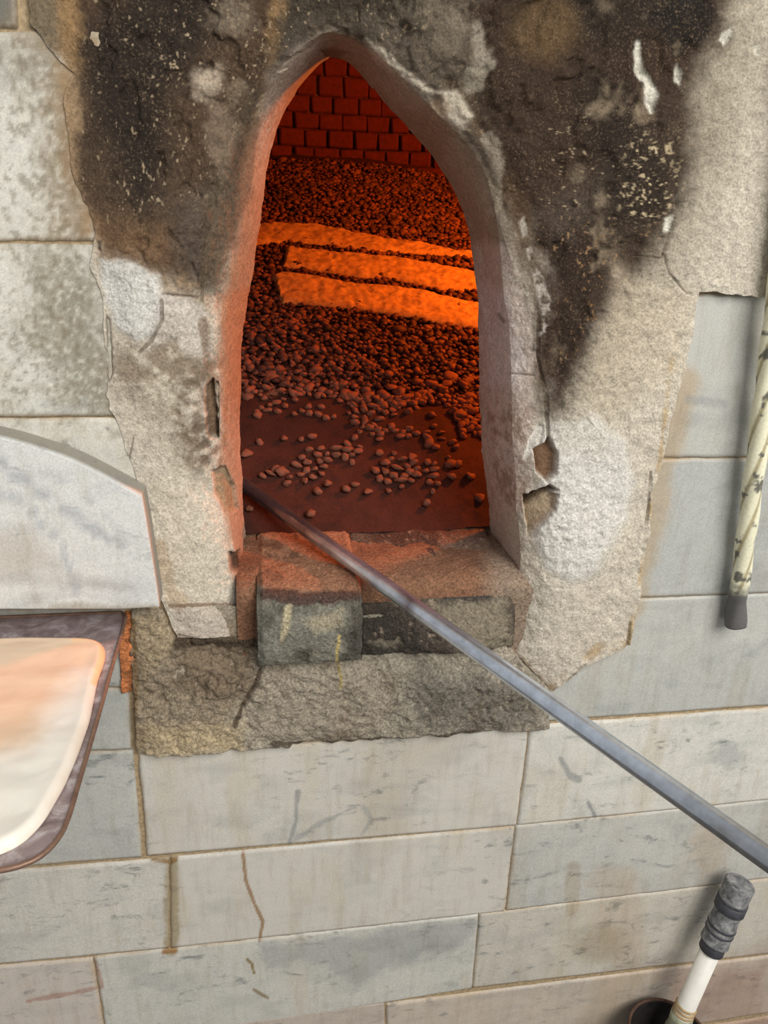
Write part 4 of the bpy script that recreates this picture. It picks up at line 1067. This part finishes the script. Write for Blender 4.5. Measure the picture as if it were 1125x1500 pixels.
# ------------------------------------------------------------------ twisted rod hanging on the right
M_paintrod = NT('chipped_paint'); _t = M_paintrod; _co = _t.coords(); _f = _t.noise(_co, 200, 4, 0.6)
M_paintrod = _t.done(_t.mul(_t.attr(), _t.ramp(_f, [(0.3, 0.85), (0.7, 1.08)]), 0.8), 0.5, 0, _t.bump(_f, 0.2, 0.001), 0.4)
ra = pY(1076, 915, -0.022); rb_ = pY(1117, 600, -0.030)
rd = (rb_ - ra) / np.linalg.norm(rb_ - ra)
RL = 1.02; n_ = 340
trod = empty('twisted_rod', tuple(ra)); tag(trod, 'cream-painted twisted iron rod with chipped paint hanging on the wall', 'rod')
def rod_col(P, Lp, TH):
    ph_ = np.cos(3 * TH - 62 * Lp)
    q = np.tile(s2l((226, 221, 192)), (len(P), 1)); nz = fbm(P, 90, 3, 2); n2_ = fbm(P, 30, 3, 12)
    def mx(mk, c):
        nonlocal q
        mk = np.clip(mk, 0, 1)[:, None]; q = q * (1 - mk) + s2l(c)[None] * mk
    mx(0.8 * (1 - sstep(-1.0, -0.55, ph_)), (150, 134, 92))
    mx(0.95 * sstep(0.22, 0.34, nz + 0.22 * n2_ - 0.12 * ph_), (92, 90, 82))
    mx(1 - sstep(0.055, 0.085, Lp + 0.02 * nz), (96, 94, 92))
    return q
rad = [0.0142] * n_
def rr_(L_):
    if L_ < 0.012: return 0.0172
    if L_ < 0.05: return 0.0172 - (L_ - 0.012) / 0.038 * 0.0034
    return 0.0142
Ls = np.linspace(0, RL, n_)
link('shaft', tube('shaft', [tuple(rd * l_) for l_ in Ls], [rr_(l_) for l_ in Ls], M_paintrod, 36, 3, 0.085, 62, colfn=rod_col), trod)
tp = rd * RL
hk = [tuple(tp + np.array([0, 0.0 + 0.03 * math.sin(a), 0.03 - 0.03 * math.cos(a)])) for a in np.linspace(0, math.pi, 14)]
hk += [tuple(np.array(hk[-1]) + np.array([0, -0.0, 0.0]))] if False else []
hook_pts = [tuple(tp - rd * 0.02)] + [tuple(tp + np.array([0.0, 0.0, 0.0]) + np.array([0.028 * (1 - math.cos(a)), 0, 0.028 * math.sin(a)])) for a in np.linspace(0, math.pi * 1.15, 16)]
link('hook', tube('hook', hook_pts, [0.006] * len(hook_pts), M_iron, 10), trod)
pegc = ra + tp + np.array([0.028, 0, 0.016])
pg = link('wall_peg', tube('wall_peg', [(0, 0.02 - pegc[1], 0), (0, -0.03, 0.004)], [0.006, 0.006], M_iron, 12), None, tuple(pegc))
tag(pg, 'short iron peg in the wall carrying the twisted rod', 'peg')

# ------------------------------------------------------------------ bucket and taped handle
M_black = simple('black_metal', (40, 36, 34), 0.6, 50, 0.4, 0.3, 0.2)
M_soot = simple('rust_rim', (84, 60, 48), 0.8, 80, 0.4, 0.4)
BZ = 0.25
bc = pZ(972, 1502, BZ); BR = 0.078
bc[1] = min(bc[1], -BR - 0.014)
buck = empty('bucket', (bc[0], bc[1], 0)); tag(buck, 'small round black metal bucket standing against the wall', 'bucket')
prof = [(0.0, 0.002), (BR * 0.80, 0.002), (BR * 0.84, 0.006), (BR, BZ - 0.004), (BR + 0.0025, BZ), (BR - 0.0015, BZ + 0.001), (BR - 0.004, BZ - 0.004), (BR * 0.82, 0.010), (0.0, 0.010)]
def lathe(name, prof, seg, mat):
    V = []; Fc = []
    for (r_, z_) in prof:
        for k in range(seg): a = 2 * math.pi * k / seg; V.append((max(r_, 1e-4) * math.cos(a), max(r_, 1e-4) * math.sin(a), z_))
    for i in range(len(prof) - 1):
        for k in range(seg): Fc.append((i * seg + k, i * seg + (k + 1) % seg, (i + 1) * seg + (k + 1) % seg, (i + 1) * seg + k))
    me = mesh_np(name, V, Fc, mat)
    return me
link('body', lathe('body', prof, 48, M_black), buck)
link('rim', loop_tube('rim', [np.array([BR * math.cos(a), BR * math.sin(a), BZ]) for a in np.linspace(0, 2 * math.pi, 48, endpoint=False)], 0.0032, M_soot), buck)

gt = pY(1085, 1292, -0.045); gb = pY(1041, 1392, -0.058)
sd = (gt - gb) / np.linalg.norm(gt - gb)
# run the stick down along its own line to the bucket floor
bt = gb - sd * ((gb[2] - 0.016) / sd[2])
stick = empty('taped_stick', tuple(bt)); tag(stick, 'white pipe stick with grey taped grip standing in the bucket', 'stick')
Lg = np.linalg.norm(gt - bt); Lb = np.linalg.norm(gb - bt)
M_tape = NT('tape'); _t = M_tape; _co = _t.coords(); _f = _t.noise(_co, 70, 6, 0.7, 0.4)
M_tape = _t.done(_t.ramp(_f, [(0.3, tuple(s2l((62, 63, 66)))), (0.5, tuple(s2l((122, 122, 122)))), (0.72, tuple(s2l((168, 166, 162))))]), 0.7, 0, _t.bump(_f, 0.5, 0.003), 0.3)
M_dtape = simple('dark_tape', (66, 67, 72), 0.55, 90, 0.35, 0.4)
M_white = simple('white_pipe', (226, 222, 212), 0.4, 40, 0.06, 0.1)
M_green = simple('green_wrap', (150, 152, 128), 0.7, 50, 0.35, 0.5)
M_cord = simple('tan_cord', (176, 150, 112), 0.8, 90, 0.3, 0.4)
PR = 0.0185; GR = 0.0265
nst = 60; ls = np.linspace(Lb, Lg, nst)
gr_ = [PR * 1.22 if l_ < Lb + 0.022 else GR * (0.97 + 0.05 * math.sin((l_ - Lb) * 90) * math.sin((l_ - Lb) * 37 + 1) + 0.05 * (l_ - Lb) / (Lg - Lb)) for l_ in ls]
gr_[-1] = GR * 0.93; gr_[-2] = GR * 1.02
grip = link('grip', tube('grip', [tuple(sd * l_) for l_ in ls], gr_, M_tape, 28), stick)
for l_, w_ in ((Lb + 0.012, 0.022), (Lb + (Lg - Lb) * 0.38, 0.006), (Lb + (Lg - Lb) * 0.30, 0.005), (Lb + (Lg - Lb) * 0.66, 0.018), (Lb + (Lg - Lb) * 0.74, 0.007)):
    kk = np.argmin(abs(ls - l_)); rr0 = max(gr_[max(kk - 3, 0):kk + 4]) * 1.035
    t_ = tube('tape_band', [tuple(sd * (l_ - w_ / 2)), tuple(sd * (l_ - w_ / 2 + .001)), tuple(sd * (l_ + w_ / 2 - .001)), tuple(sd * (l_ + w_ / 2))], [rr0 * .97, rr0, rr0, rr0 * .97], M_dtape, 28)
    link('tape_band', t_, grip)
link('pipe', tube('pipe', [(0, 0, 0), tuple(sd * Lb * 0.5), tuple(sd * (Lb + 0.02))], [PR, PR, PR], M_white, 24), stick)
lw = Lb * 0.62
link('wrap', tube('wrap', [tuple(sd * (l_)) for l_ in np.linspace(0.02, lw, 20)], [PR * (1.14 + 0.08 * math.sin(k * 2.1)) for k in range(20)], M_green, 20), stick)
for k in range(3):
    l_ = lw + 0.006 + k * 0.009
    link('cord', tube('cord', [tuple(sd * (l_ - .0035)), tuple(sd * l_), tuple(sd * (l_ + .0035))], [PR * 1.02, PR * 1.16, PR * 1.02], M_cord, 20), stick)
